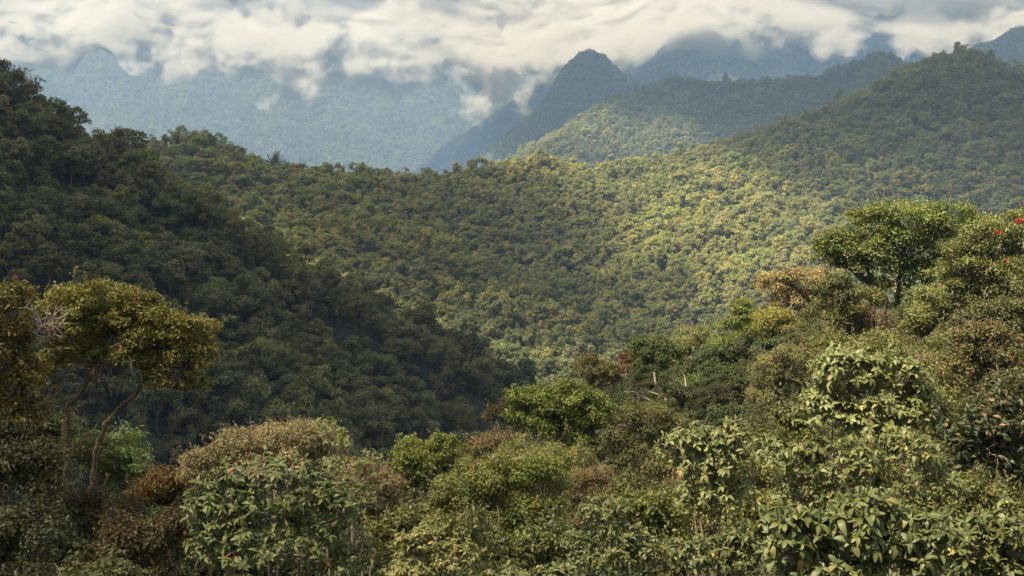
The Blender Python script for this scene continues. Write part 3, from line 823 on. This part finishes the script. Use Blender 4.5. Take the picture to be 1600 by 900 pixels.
plant('tree', 'great dark green dome tree on the right skyline', 64,
      [(1420, 340, 66, 20), (1362, 352, 44, 22), (1312, 386, 38, 24), (1478, 348, 56, 24), (1530, 366, 46, 28), (1350, 390, 46, 22), (1410, 380, 54, 24), (1465, 388, 50, 28),
       (1398, 420, 48, 22), (1338, 420, 36, 20), (1448, 430, 46, 26), (1295, 402, 28, 16), (1510, 405, 46, 32), (1372, 450, 32, 16), (1290, 385, 22, 18), (1430, 462, 34, 18)],
      .135, [(.070, .096, .020), (.085, .105, .022), (.060, .088, .022), (.10, .112, .026)], .5, 1.35, seed=48, blob=.34, base=(1400, 545), maxn=70000,
      stems=[[(1402, 545, 20), (1400, 505, 17), (1385, 470, 11), (1360, 440, 8)], [(1408, 530, 14), (1415, 490, 12), (1430, 455, 8)], [(1395, 520, 9), (1370, 495, 7), (1340, 470, 5)], [(1405, 500, 8), (1402, 460, 7), (1408, 420, 6)]])
plant('shrub', 'pinkish brown dry bush at the foot of the great dome tree', 60, [(1325, 500, 44, 24), (1360, 515, 36, 20)], .08, [(.14, .10, .065), (.11, .095, .05)], .4, .8, 'shrub', seed=49, twigs=44)
rt, rloc, rB, rBR = plant('tree', 'olive tree with scattered red flowers at the right edge', 50,
      [(1548, 372, 42, 30), (1592, 362, 36, 32), (1505, 410, 42, 36), (1560, 425, 50, 36), (1612, 420, 40, 46), (1525, 470, 46, 34), (1590, 480, 46, 36), (1490, 455, 30, 30)],
      .10, [(.095, .10, .028), (.08, .088, .026), (.07, .08, .026)], .5, 1.1, seed=50, maxn=60000, twigs=30, twig_at=[(1515, 425, 36, 30)])
plant('tree', 'small yellow-olive tree filling the space right of the great trunk', 55, [(1462, 470, 30, 26), (1440, 505, 36, 28), (1478, 515, 34, 30), (1455, 548, 40, 24)], .1, [(.115, .118, .042), (.10, .112, .034)], .5, 1.2, seed=51)
plant('shrub', 'dark bush with rusty orange leaf tips at the right edge', 38, [(1530, 545, 50, 38), (1580, 570, 46, 44), (1500, 590, 36, 36), (1560, 620, 56, 40)], .085, [(.07, .075, .026), (.085, .08, .03)], .45, 1.1, 'shrub', seed=52, accent=[(.14, .06, .03), (.16, .09, .04)], accent_share=.10, twigs=16, maxn=52000)
plant('shrub', 'almost black glossy-leaved bush at the right edge above the rosette shrubs', 21, [(1535, 690, 58, 46), (1590, 660, 40, 60), (1560, 745, 56, 40), (1500, 720, 36, 36)], .11, [(.030, .044, .018), (.04, .05, .02), (.05, .055, .022)], .42, 1.0, 'shrub', seed=53, mat=M_GLOSSY, accent=[(.11, .06, .03)], accent_share=.12, tmpl='blade', twigs=14)
plant('tree', 'mossy grey-green tree with dark leaning trunk left of the tall rosette shrub', 47, [(1205, 580, 34, 30), (1235, 610, 30, 30), (1195, 620, 32, 26), (1225, 560, 28, 20)], .075, [(.135, .128, .065), (.115, .115, .05)], .4, 1.0, seed=54, stems=[[(1255, 720, 15), (1248, 680, 13), (1228, 640, 10), (1210, 605, 7)], [(1250, 700, 8), (1262, 650, 7), (1250, 610, 5)]], base=(1255, 720), twigs=20)
plant('shrub', 'fine-leaved olive shrub with tangled stems below the pale rosette shrub', 19, [(1060, 800, 60, 44), (1130, 800, 56, 48), (1180, 760, 50, 50)], .05, [(.095, .092, .03), (.08, .088, .028), (.115, .10, .04)], .45, .9, 'shrub', seed=55, twigs=36, maxn=52000)
plant('shrub', 'dark olive shrub behind the tall rosette shrub', 26, [(1440, 660, 60, 60), (1390, 720, 60, 50)], .065, [(.07, .075, .026), (.085, .085, .03)], .5, 1.0, 'shrub', seed=56, twigs=22)

# the dark wall of trees along the right edge
plant('tree', 'tall dark tree filling the right edge below the red flowers', 44, [(1600, 520, 50, 50), (1560, 500, 44, 36), (1520, 520, 40, 34), (1625, 450, 40, 50)], .1, [(.06, .066, .024), (.075, .075, .028)], .5, 1.1, seed=60, twigs=14, maxn=44000)
plant('tree', 'dark green tree under the great dome crown on its left side', 58, [(1310, 455, 34, 26), (1345, 475, 36, 26), (1290, 490, 36, 26)], .1, [(.075, .085, .026), (.09, .092, .03)], .5, 1.1, seed=61, twigs=14, maxn=30000)
plant('tree', 'shaded olive tree between the great trunk and the right edge', 48, [(1480, 560, 46, 36), (1440, 585, 40, 34), (1510, 600, 40, 36)], .085, [(.08, .082, .027), (.065, .072, .024)], .5, 1.1, seed=62, twigs=20, maxn=36000)
plant('shrub', 'dark bush at the right edge between rusty leaves and glossy leaves', 30, [(1590, 620, 50, 44), (1540, 640, 40, 36), (1610, 700, 40, 50)], .075, [(.05, .055, .02), (.065, .065, .024)], .5, 1.1, 'shrub', seed=63, twigs=12, maxn=40000)

# low leafy shrubs that fill the slope behind and between the rosettes
for k, (lb, L, dd, cl) in enumerate([
    ('dense low olive bush behind the yellow-green rosettes at the bottom edge', [(620, 850, 60, 40), (700, 845, 60, 36)], 16, [(.07, .075, .024), (.085, .085, .03)]),
    ('low dark bush under the broad mixed green tree', [(790, 880, 70, 36), (860, 870, 60, 40)], 17, [(.05, .06, .02), (.065, .07, .024)]),
    ('leafy low bush between the two upright rosette shrubs at the bottom', [(1030, 850, 60, 50), (1000, 800, 40, 36)], 16, [(.075, .085, .026), (.09, .09, .03)]),
    ('twiggy low bush behind the nearest large-leaved shrub', [(1200, 840, 60, 60), (1280, 800, 60, 50)], 14.5, [(.075, .08, .028), (.095, .09, .034)]),
    ('shadowy low bush under the tall pale rosette shrub', [(1300, 740, 70, 40), (1370, 770, 70, 40), (1240, 680, 50, 40)], 16.5, [(.06, .065, .022), (.075, .075, .026)]),
    ('dim low bush under the black glossy-leaved bush', [(1480, 790, 70, 46), (1560, 810, 60, 40)], 15, [(.05, .058, .02), (.07, .07, .024)]),
    ('dry brown low bush beneath the bright green dome trunk', [(980, 790, 50, 40), (1040, 760, 40, 40)], 30, [(.085, .075, .03), (.07, .07, .026)]),
    ('shaded low bush at the foot of the mossy grey-green tree', [(1200, 690, 60, 36), (1270, 700, 50, 36)], 36, [(.06, .068, .024), (.08, .08, .03)]),
    ('olive low bush right of the great dome trunk', [(1420, 590, 60, 40), (1370, 560, 50, 34), (1480, 640, 50, 40)], 44, [(.075, .08, .028), (.09, .09, .032)]),
    ('brown-green low bush under the yellow-olive bushy tree', [(1270, 585, 50, 34), (1300, 550, 44, 30), (1160, 680, 50, 34)], 54, [(.09, .085, .032), (.075, .08, .028)])]):
    plant('shrub', lb, dd, L, .05 + dd * .001, cl, .5, 1.2, 'shrub', seed=120 + k, twigs=16, blob=.4, maxn=30000)

# red blossoms on the tree at the right edge, each a small tuft of petals
def flower_mesh():
    s = Soup(); k = 9
    a = rng.uniform(0, 6.28, k); e = rng.uniform(.1, 1.2, k)
    ax = np.stack([np.cos(a) * np.cos(e), np.sin(a) * np.cos(e), np.sin(e)], -1)
    nn = np.cross(ax, rand_unit(k)); nn /= np.linalg.norm(nn, axis=1, keepdims=True)
    v, f, kk = leaf_cloud(ax * .06, nn, .12, .05, 'blade', axis=ax); s.add(v, f, (.26, .028, .016, 1))
    return s.mesh('flower')
fm = [flower_mesh() for _ in range(3)]
for m_ in fm: m_.materials.append(M_LEAF)
for k, (x, y) in enumerate([(1586, 346), (1591, 351), (1596, 344), (1593, 347), (1558, 363), (1562, 366), (1574, 408)]):
    p = pt(x, y, 48.2) - rloc
    o = obj('flower', fm[k % 3], None, rt); o.location = p; o.rotation_euler = (rng.uniform(-.5, .5), rng.uniform(-.5, .5), rng.uniform(0, 6))

# a bare pale branch leaning out of the bushes
d0 = 60
s = Soup()
P0 = pt(1052, 640, d0)
gz0 = float(ground(P0[:1], P0[1:2])[0])
for path, w0, w1 in [([(1052, 660), (1052, 638), (1034, 618), (1024, 598), (1022, 582)], 6, 3), ([(1052, 640), (1030, 634), (1008, 622), (985, 622), (962, 634)], 4.5, 1.6),
                     ([(1034, 618), (1014, 612), (1000, 606)], 2.5, 1.2), ([(1008, 622), (990, 612), (975, 612)], 2.2, 1), ([(985, 622), (972, 642), (965, 655)], 2, 1), ([(1085, 622), (1072, 605), (1050, 592)], 4, 2), ([(1072, 605), (1070, 590), (1064, 578)], 2.5, 1.2), ([(1052, 640), (1085, 622)], 4.5, 4)]:
    P = np.array([pt(x, y, d0 + rng.uniform(-.4, .4) * (i > 0)) for i, (x, y) in enumerate(path)])
    tt = np.linspace(0, len(P) - 1, len(P) * 3); Q = np.stack([np.interp(tt, np.arange(len(P)), P[:, k]) for k in range(3)], -1)
    v, f = tube(Q, W(w0, d0) * .5, W(w1, d0) * .5, 6, .06); s.add(v, f)
v, f = tube([[P0[0], P0[1], gz0 - .3], pt(1052, 660, d0)], W(7, d0) * .5, W(6, d0) * .5, 7); s.add(v, f)
t = thing('dead_tree', 'bare pinkish-white dead tree with forked limbs among the bushes', 'tree', (P0[0], P0[1], gz0))
obj('trunk', shift(s.mesh('trunk', True, False), (P0[0], P0[1], gz0)), M_BARK_PALE, t)

# ------------------------------------------------------------------ shrubs with large leaves in rosettes: every leaf by itself
def big_leaf(L, Wd, droop, fold, col, rib, twist=0.):
    st = [(0, .0), (.12, .34), (.32, .86), (.55, 1.), (.78, .74), (.92, .4), (1, 0)]
    v, c, rows = [], [], []
    for s_, w in st:
        z = .10 * math.sin(s_ * 2.2) - droop * s_ ** 2
        x = s_ * (1 - .18 * droop * s_)
        if w == 0:
            rows.append([len(v)]); v.append((x * L, 0, z * L)); c.append(rib)
        else:
            rows.append([len(v), len(v) + 1, len(v) + 2])
            for sg in (-1, 0, 1):
                v.append((x * L, sg * w * Wd * .5, z * L + abs(sg) * fold * w * Wd * .5 + sg * twist * w * Wd)); c.append(rib if sg == 0 else col)
    f = []
    for a, b_ in zip(rows[:-1], rows[1:]):
        if len(a) == 1: f += [(a[0], b_[1], b_[0]), (a[0], b_[2], b_[1])]
        elif len(b_) == 1: f += [(a[0], a[1], b_[0]), (a[1], a[2], b_[0])]
        else: f += [(a[0], a[1], b_[1]), (a[0], b_[1], b_[0]), (a[1], a[2], b_[2]), (a[1], b_[2], b_[1])]
    return np.array(v), np.array(f), np.array([(*q, 1) for q in c])
def rosette_shrub(label, d, lobes, leaf, cols, n_shoots, seed, mat, odd=None, odd_share=.04, per=(6, 9), bud=.6, n_single=240, aspect=.40, twig_mat=None, droopy=.5):
    g = np.random.default_rng(500 + seed)
    leaf *= .54; n_shoots = int(n_shoots * 2.6)
    cols = [tuple(np.array(c) * np.array([.96, .86, .58])) for c in cols]
    cs, rs = lobes_to_world(lobes, d, .8)
    mid = cs.mean(0)
    loc = np.array([mid[0], mid[1], float(ground(mid[:1], mid[1:2])[0])])
    t = thing('rosette_shrub', label, 'shrub', loc)
    variants = []
    for k in range(14):
        col = np.array(cols[k % len(cols)]) * g.uniform(.82, 1.2)
        if odd is not None and k >= 12: col = np.array(odd[k % len(odd)])
        v, f, c = big_leaf(1., aspect * g.uniform(.88, 1.15), g.uniform(.0, .75) * droopy * 2, g.uniform(.1, .35), col, np.clip(col * 1.25 + .015, 0, .6), g.uniform(-.12, .12))
        variants.append((v, f, c, mesh_np('leaf', v, f, True, None, {'tint': c})))
        variants[-1][3].materials.append(mat)
    # shoots: tips spread over the outside of the lobes, more of them on the side that shows
    tips, dirs = [], []
    wts = rs[:, 0] * rs[:, 2]; wts = wts / wts.sum()
    for j in g.choice(len(cs), n_shoots, p=wts):
        u = rand_unit(1)[0]
        if u[1] > .25: u[1] = -u[1]
        if u[2] < -.45: u[2] = -u[2]
        tips.append(cs[j] + u * rs[j] * g.uniform(.55, 1.04)); dd = u * .75 + np.array([0, 0, .9]) + g.normal(size=3) * .25; dirs.append(dd / np.linalg.norm(dd))
    tips, dirs = np.array(tips), np.array(dirs)
    st = Soup(); leaves = []
    nf = 5
    forks = [np.array([loc[0], loc[1], loc[2]]) + (cs[j] - np.array([0, 0, rs[j, 2] * .8]) - loc) * k for j in range(len(cs)) for k in (.6, .95)]
    for j in range(len(cs)):
        e = cs[j] - np.array([0, 0, rs[j, 2] * .5])
        for k in range(2):
            v, f = tube(crooked(loc - np.array([0, 0, .2]), e + g.normal(size=3) * rs[j] * .3, 9, .07), leaf * .14, leaf * .08, 6, .05); st.add(v, f)
        forks.append(e)
    hubs = []
    for j in range(len(cs)):
        e = cs[j] - np.array([0, 0, rs[j, 2] * .5])
        for k in range(9):
            h = cs[j] + rand_unit(1)[0] * rs[j] * .5
            v, f = tube(crooked(e, h, 6, .14), leaf * .075, leaf * .045, 5, .05); st.add(v, f); hubs.append(h)
    hubs = np.array(hubs)
    for tip, dr in zip(tips, dirs):
        h = hubs[np.argsort(((hubs - tip) ** 2).sum(1))[g.integers(0, 3)]]
        p = crooked(h, tip - dr * leaf * .5, 6, .12); p = np.vstack([p, tip + dr * leaf * .05])
        v, f = tube(p, leaf * .042, leaf * .024, 4); st.add(v, f)
        n_ = g.integers(*per); a0 = g.uniform(0, 6.28)
        ux, uy = frames(dr[None], np.array([0.])); ux, uy = ux[0], uy[0]
        for k in range(n_):
            a = a0 + k * 2.4
            el = g.uniform(-.35, .75)
            ax = (ux * math.cos(a) + uy * math.sin(a)) * math.cos(el) + dr * math.sin(el)
            ax = ax + np.array([0, 0, -.18 * droopy]); ax /= np.linalg.norm(ax)
            org = tip - dr * leaf * g.uniform(0, .32)
            leaves.append((org, ax, dr, leaf * g.uniform(.45, 1.15), g.integers(0, 12) if g.uniform() > odd_share else g.integers(12, 14)))
        if g.uniform() < bud:       # the furled new leaves stand upright
            for k in range(2):
                ax = dr + g.normal(size=3) * .16; ax /= np.linalg.norm(ax)
                leaves.append((tip, ax, ux if k else -ux, leaf * g.uniform(.45, .75), -1))
    TRI[0] += st.tris()
    obj('stem', shift(st.mesh('stem', True, False), loc), twig_mat or M_TWIG, t)
    budv, budf, budc = big_leaf(1., .26, .0, .7, np.array(cols[0]) * 1.45 + .03, np.array(cols[0]) * 1.6 + .04)
    budm = mesh_np('bud_leaf', budv, budf, True, None, {'tint': budc}); budm.materials.append(mat)
    key = [-(l_[3] / np.linalg.norm(l_[0])) - .004 * (mid[1] - l_[0][1]) / max(rs[:, 1].max(), .1) for l_ in leaves]
    rest = Soup()
    for rank, i in enumerate(np.argsort(key)):
        org, ax, up_, L, vi = leaves[i]
        z = up_ - ax * (up_ @ ax); z /= max(np.linalg.norm(z), 1e-6)
        y = np.cross(z, ax)
        M = np.array([ax, y, z]).T * L
        if rank < n_single:
            o = obj('leaf' if vi >= 0 else 'bud_leaf', variants[vi][3] if vi >= 0 else budm, None, t)
            mw = Matrix([(*M[0], org[0] - loc[0]), (*M[1], org[1] - loc[1]), (*M[2], org[2] - loc[2]), (0, 0, 0, 1)])
            o.matrix_local = mw
        else:
            v, f, c = variants[vi][:3] if vi >= 0 else (budv, budf, budc)
            rest.add(v @ M.T + org, f, c)
    if rest.n:
        TRI[0] += rest.tris()
        obj('foliage', shift(rest.mesh('foliage', True), loc), mat, t, kind='stuff')
    return t
PALE = [(.125, .150, .072), (.105, .138, .060), (.15, .165, .085), (.095, .125, .05)]
MIDG = [(.062, .086, .030), (.075, .095, .034), (.055, .078, .026), (.095, .105, .042)]
DARK = [(.05, .075, .026), (.065, .085, .028), (.085, .098, .034), (.055, .08, .024)]
YEL = [(.24, .185, .04), (.22, .15, .045)]
RED = [(.17, .065, .028), (.2, .095, .03)]
rosette_shrub('dome-shaped shrub with dark glossy leaves and a few orange ones, lower left of centre', 15.5, [(430, 765, 110, 62), (350, 795, 70, 66), (505, 800, 75, 70), (430, 840, 130, 60), (340, 860, 60, 40), (530, 870, 70, 40)], .225, DARK, 250, 1, M_GLOSSY, RED, .02, (6, 10), .1, 280, .36, M_BARK_PALE)
rosette_shrub('leafy yellow-green shrub top standing above the dome-shaped glossy shrub', 18, [(512, 668, 32, 22), (535, 690, 38, 24), (570, 722, 36, 24), (545, 735, 50, 36), (560, 775, 46, 34)], .135, [(.11, .13, .04), (.09, .125, .04), (.13, .14, .05)], 70, 2, M_GLOSSY, YEL, .05, (6, 9), .2, 120, .36, M_BARK_PALE)
rosette_shrub('pale grey-green rosette shrub with upright buds, right of the black trunks', 14, [(1075, 700, 52, 44), (1135, 695, 56, 40), (1105, 725, 70, 38), (1110, 770, 70, 40)], .19, PALE, 110, 3, M_ROSETTE, YEL, .012, (6, 9), .8, 240)
rosette_shrub('tall pale green rosette shrub under the great dome tree', 13, [(1330, 580, 66, 46), (1400, 590, 56, 46), (1290, 640, 50, 46), (1370, 650, 80, 56), (1430, 640, 40, 50)], .185, PALE, 190, 4, M_ROSETTE, YEL, .012, (6, 9), .6, 270)
rosette_shrub('lower green rosette shrub below the tall pale one', 12, [(1235, 715, 60, 36), (1320, 725, 70, 44), (1420, 715, 60, 44), (1250, 765, 60, 36), (1350, 770, 80, 36), (1460, 765, 50, 36)], .17, MIDG + PALE[:1], 110, 5, M_ROSETTE, YEL, .012, (6, 9), .5, 220)
rosette_shrub('large-leaved green shrub nearest to the viewer at the lower right', 9.2, [(1240, 840, 66, 56), (1340, 820, 80, 60), (1430, 845, 80, 56), (1300, 885, 90, 40), (1400, 890, 90, 36)], .22, MIDG, 110, 6, M_ROSETTE, YEL, .014, (6, 9), .55, 290)
rosette_shrub('green rosette shrub in the bottom right corner', 10.2, [(1520, 845, 64, 48), (1585, 830, 46, 60), (1490, 890, 70, 36), (1570, 890, 60, 36)], .19, MIDG + DARK[:1], 78, 7, M_ROSETTE, YEL, .03, (6, 9), .4, 220)
rosette_shrub('upright leafy rosette shrub at the bottom edge below the bright green dome', 12, [(945, 800, 44, 34), (960, 850, 62, 50), (1010, 870, 50, 40), (915, 860, 36, 40)], .13, MIDG, 95, 8, M_ROSETTE, YEL, .012, (6, 9), .4, 230)
rosette_shrub('leafy rosette shrub at the bottom edge beneath the olive tangled shrub', 11, [(1100, 865, 60, 38), (1160, 860, 54, 46)], .14, MIDG, 60, 9, M_ROSETTE, YEL, .014, (6, 9), .4, 200)
rosette_shrub('light yellow-green rosette shrub at the bottom edge right of the dome-shaped shrub', 11.5, [(655, 850, 44, 34), (710, 868, 50, 34), (650, 890, 60, 26)], .12, [(.12, .135, .045), (.10, .125, .04), (.14, .145, .06)], 80, 10, M_ROSETTE, YEL, .012, (6, 9), .5, 210)
rosette_shrub('low sprigs of round leaves along the bottom edge in the middle', 10, [(800, 905, 60, 22), (870, 900, 46, 22)], .11, MIDG, 46, 11, M_ROSETTE, YEL, .02, (6, 9), .4, 150, .55)
print('TRIS', TRI[0])

# ------------------------------------------------------------------ undergrowth that closes the gaps between them
X, Y, g = scatter(6, 150, 1.15, 34, seed=9)
r_ = np.hypot(X, Y); k = g.uniform(size=len(X)) < np.clip(16 / r_ + .16, 0, 1)
X, Y, r_ = X[k], Y[k], r_[k]
Z = ground(X, Y)
sz = np.clip(.09 + r_ * .0050, .1, np.where(r_ > 45, .22, .28)) * g.uniform(.7, 1.3, len(X))
uy = 330 - F_PX * (Z + 9 * sz) / np.maximum(Y, 1)
col = np.array([(.055, .065, .022), (.07, .075, .026), (.085, .085, .03), (.075, .07, .026), (.06, .08, .026)])[g.integers(0, 5, len(X))] * g.uniform(.75, 1.25, (len(X), 1))
me = bpy.data.meshes.new('undergrowth'); n_ = len(X)
me.vertices.add(n_); me.vertices.foreach_set('co', np.stack([X, Y, Z - 1.5 * sz], -1).astype(np.float32).ravel())
for nm, ty, dat in (('size', 'FLOAT', sz), ('turn', 'FLOAT', g.uniform(0, 6.28, n_)), ('variant', 'INT', g.choice([0, 1, 3, 5, 6], n_))):
    a = me.attributes.new(nm, ty, 'POINT'); a.data.foreach_set('value', np.asarray(dat, np.int32 if ty == 'INT' else np.float32))
a = me.attributes.new('tint', 'FLOAT_COLOR', 'POINT'); a.data.foreach_set('color', np.hstack([col, np.ones((n_, 1))]).astype(np.float32).ravel())
o = obj('undergrowth', me, None, kind='stuff', label='dark leafy undergrowth between the nearby trees and shrubs', category='undergrowth')
o.modifiers.new('growth', 'NODES').node_group = NG
print('UNDERGROWTH', n_)

# ------------------------------------------------------------------ tall trees that stand out on the dark crest at the upper left
for k, (lb, L, tr_, dd) in enumerate([
    ('tall dark tree with clumped crown at the upper left corner of the forest skyline', [(14, 128, 16, 14), (40, 122, 18, 12), (48, 140, 14, 10), (22, 148, 20, 14), (36, 160, 20, 14), (10, 165, 18, 14)], [(28, 215, 5), (28, 180, 4), (30, 150, 3)], 400),
    ('smaller dark crest tree just right of the tall one on the left skyline', [(66, 166, 9, 7), (74, 178, 12, 9), (62, 186, 12, 9)], [(68, 225, 4), (68, 195, 3), (69, 180, 2)], 420),
    ('slim dark crest tree with two leaf tufts over the hazy mountain', [(88, 172, 8, 6), (95, 184, 8, 6), (90, 192, 11, 6)], [(91, 230, 4), (91, 200, 3), (90, 182, 2)], 430),
    ('dark flat tree crown on the crest above the middle slope', [(160, 222, 18, 9), (182, 218, 16, 8), (200, 226, 14, 9)], [(180, 265, 4), (180, 240, 3), (181, 226, 2)], 500),
    ('small umbrella-crowned tree on the ridge left of the sunlit crest', [(436, 250, 12, 7), (424, 253, 10, 6), (430, 259, 14, 6)], [(430, 285, 3), (430, 268, 2.5), (430, 258, 2)], 770)]):
    plant('forest_tree', lb, dd, L, .55, [(.050, .058, .026), (.060, .066, .03), (.042, .05, .024)], .6, 1.1, seed=80 + k, stems=[tr_], base=(tr_[0][0], tr_[0][1]), blob=.4, maxn=2600)
# the air: one even box round everything
hx, hy0, hy1, hz0, hz1 = 17000, -17000, 17000, float(verts[:, 2].min()) - 2, float(verts[:, 2].max()) + 60
print('HAZE', hz0, hz1)
bv = np.array([(x, y, z) for z in (hz0, hz1) for y in (hy0, hy1) for x in (-hx, hx)], float)
bf = np.array([(0, 2, 3, 1), (4, 5, 7, 6), (0, 1, 5, 4), (1, 3, 7, 5), (3, 2, 6, 7), (2, 0, 4, 6)])
obj('haze', mesh_np('haze', bv, bf), volume_mat('valley_air', (.22, .34, .53), 1.55e-4), kind='stuff',
    label='bluish humid air filling the valley', category='haze')

M_CLOUD = volume_mat('cloud_vapour', (.50, .468, .42), .05, (150, .455, .60), aniso=.1, rise=(300, 520, -.12, .065))
def cloud_bank():
    # a long roll of cloud hugging the mountains: cross-section swept along x, lower edge as in the photograph
    D = 3350.0
    ex = np.array([-900, -400, 0, 90, 160, 210, 300, 400, 520, 640, 715, 750, 800, 850, 900, 985, 1060, 1150, 1300, 1400, 1480, 1560, 1640, 1900, 2500], float)
    ey = np.array([70, 70, 78, 60, 62, 100, 92, 104, 108, 122, 124, 132, 134, 118, 105, 96, 44, 36, 48, 74, 66, 58, 40, 40, 50], float)
    n_ = 340; xs = np.linspace(-900, 2500, n_); edge = np.interp(xs, ex, ey); edge = np.convolve(np.pad(edge, 4, 'edge'), np.ones(5) / 5, 'same')[4:-4]
    c = np.array([pt(x, y, D) for x, y in zip(xs, edge)])
    hgt, dep = 640.0, 230.0
    th = np.linspace(0, 2 * np.pi, 112, endpoint=False)
    prof = np.stack([np.cos(th) * dep, (np.sin(th) * .5 + .5) * hgt], -1)
    v = np.zeros((n_, 112, 3))
    endk = np.clip(np.minimum(np.arange(n_), n_ - 1 - np.arange(n_)) / 10, .05, 1)
    v[..., 0] = c[:, 0:1]; v[..., 1] = D + (prof[None, :, 0] + prof[None, :, 1] * 1.7 + 60) * endk[:, None]; v[..., 2] = c[:, 2:3] + prof[None, :, 1] * endk[:, None] - 75
    nz_ = (np.abs(vnoise(v / 330, 40)) * 2.2 - .8) + (np.abs(vnoise(v / 150, 41)) * 1.3 - .4) + (np.abs(vnoise(v / 70, 42)) * .7 - .2) + fbm(v / 40, 3, 44) * .2
    out_ = np.stack([np.zeros_like(th), np.cos(th), np.sin(th)], -1)[None]
    v = v + out_ * (nz_ * 60)[..., None]
    v[..., 0] += fbm(v / 150 + 9, 4, 43) * 40
    i = np.arange(n_ * 112).reshape(n_, 112)
    f = np.stack([i[:-1], np.roll(i, -1, 1)[:-1], np.roll(i, -1, 1)[1:], i[1:]], -1).reshape(-1, 4)
    vv = v.reshape(-1, 3); k = len(vv)
    vv = np.vstack([vv, v[0].mean(0), v[-1].mean(0)])
    c0 = np.stack([np.full(112, k), np.roll(i[0], -1), i[0]], -1); c1 = np.stack([np.full(112, k + 1), i[-1], np.roll(i[-1], -1)], -1)
    return mesh_np('cloud', vv, [f, np.vstack([c0, c1])], True)
obj('cloud', cloud_bank(), M_CLOUD, kind='stuff', label='low grey-white cloud bank hiding the mountain tops', category='cloud')
# unseen clouds added overhead for the shade they cast on hills, edges and cloud bank
M_CLOUD_THIN = volume_mat('thin_cloud_vapour', (.98, .98, .98), .0085)
M_CLOUD_HIGH = volume_mat('high_cloud_vapour', (.98, .98, .98), .012)
def shade_cloud(px, py, d, rx, ry, label, seed, lift=1750, mat=None, amp=.3):
    g = pt(px, py, d)
    s = np.array(SUN); t = (lift - g[2]) / s[2]
    c = g + s * t
    o = obj('cloud', lumpy('cloud', c, (rx, ry, 150), amp=amp, scale=min(rx, ry) * .8, seed=seed), mat or M_CLOUD_HIGH, kind='stuff', label=label, category='cloud')
    o.location = c
    return o
def over(x, y): return (800 + F_PX * x / y, 330, y)
M_CLOUD_VEIL = volume_mat('veil_cloud_vapour', (.98, .98, .98), .0055)
shade_cloud(*over(-172, 250), 200, 310, 'unseen high cloud shading the left hill', 1, amp=.14)
shade_cloud(*over(-84, 24), 60, 90, 'added small high cloud shading the trees at the left edge', 4, amp=.06)  # added out of view to darken the left edge
shade_cloud(510, 370, 770, 165, 160, 'unseen thin high cloud dimming the middle slope', 6, mat=M_CLOUD_VEIL, amp=.25)
shade_cloud(860, 520, 650, 70, 60, 'unseen thin high cloud dimming the lower valley', 14, mat=M_CLOUD_VEIL, amp=.2)
shade_cloud(1640, 230, 910, 225, 260, 'unseen thin high cloud dimming the right hilltop', 2, mat=M_CLOUD_THIN)
shade_cloud(1180, 120, 2000, 560, 420, 'unseen high cloud dimming the second ridge', 3, mat=M_CLOUD_THIN)
shade_cloud(900, 140, 2900, 330, 330, 'unseen high cloud dimming the pointed peak', 12, mat=M_CLOUD_THIN)
shade_cloud(300, -20, 3980, 1500, 340, 'unseen thin high cloud dimming the upper cloud bank', 9, mat=M_CLOUD_VEIL)
shade_cloud(1480, 0, 3900, 750, 420, 'unseen thin high cloud dimming the cloud over the right mountains', 10, mat=M_CLOUD_VEIL)
shade_cloud(1610, 60, 2650, 220, 300, 'unseen high cloud dimming the mountain at the upper right corner', 13, mat=M_CLOUD_THIN)
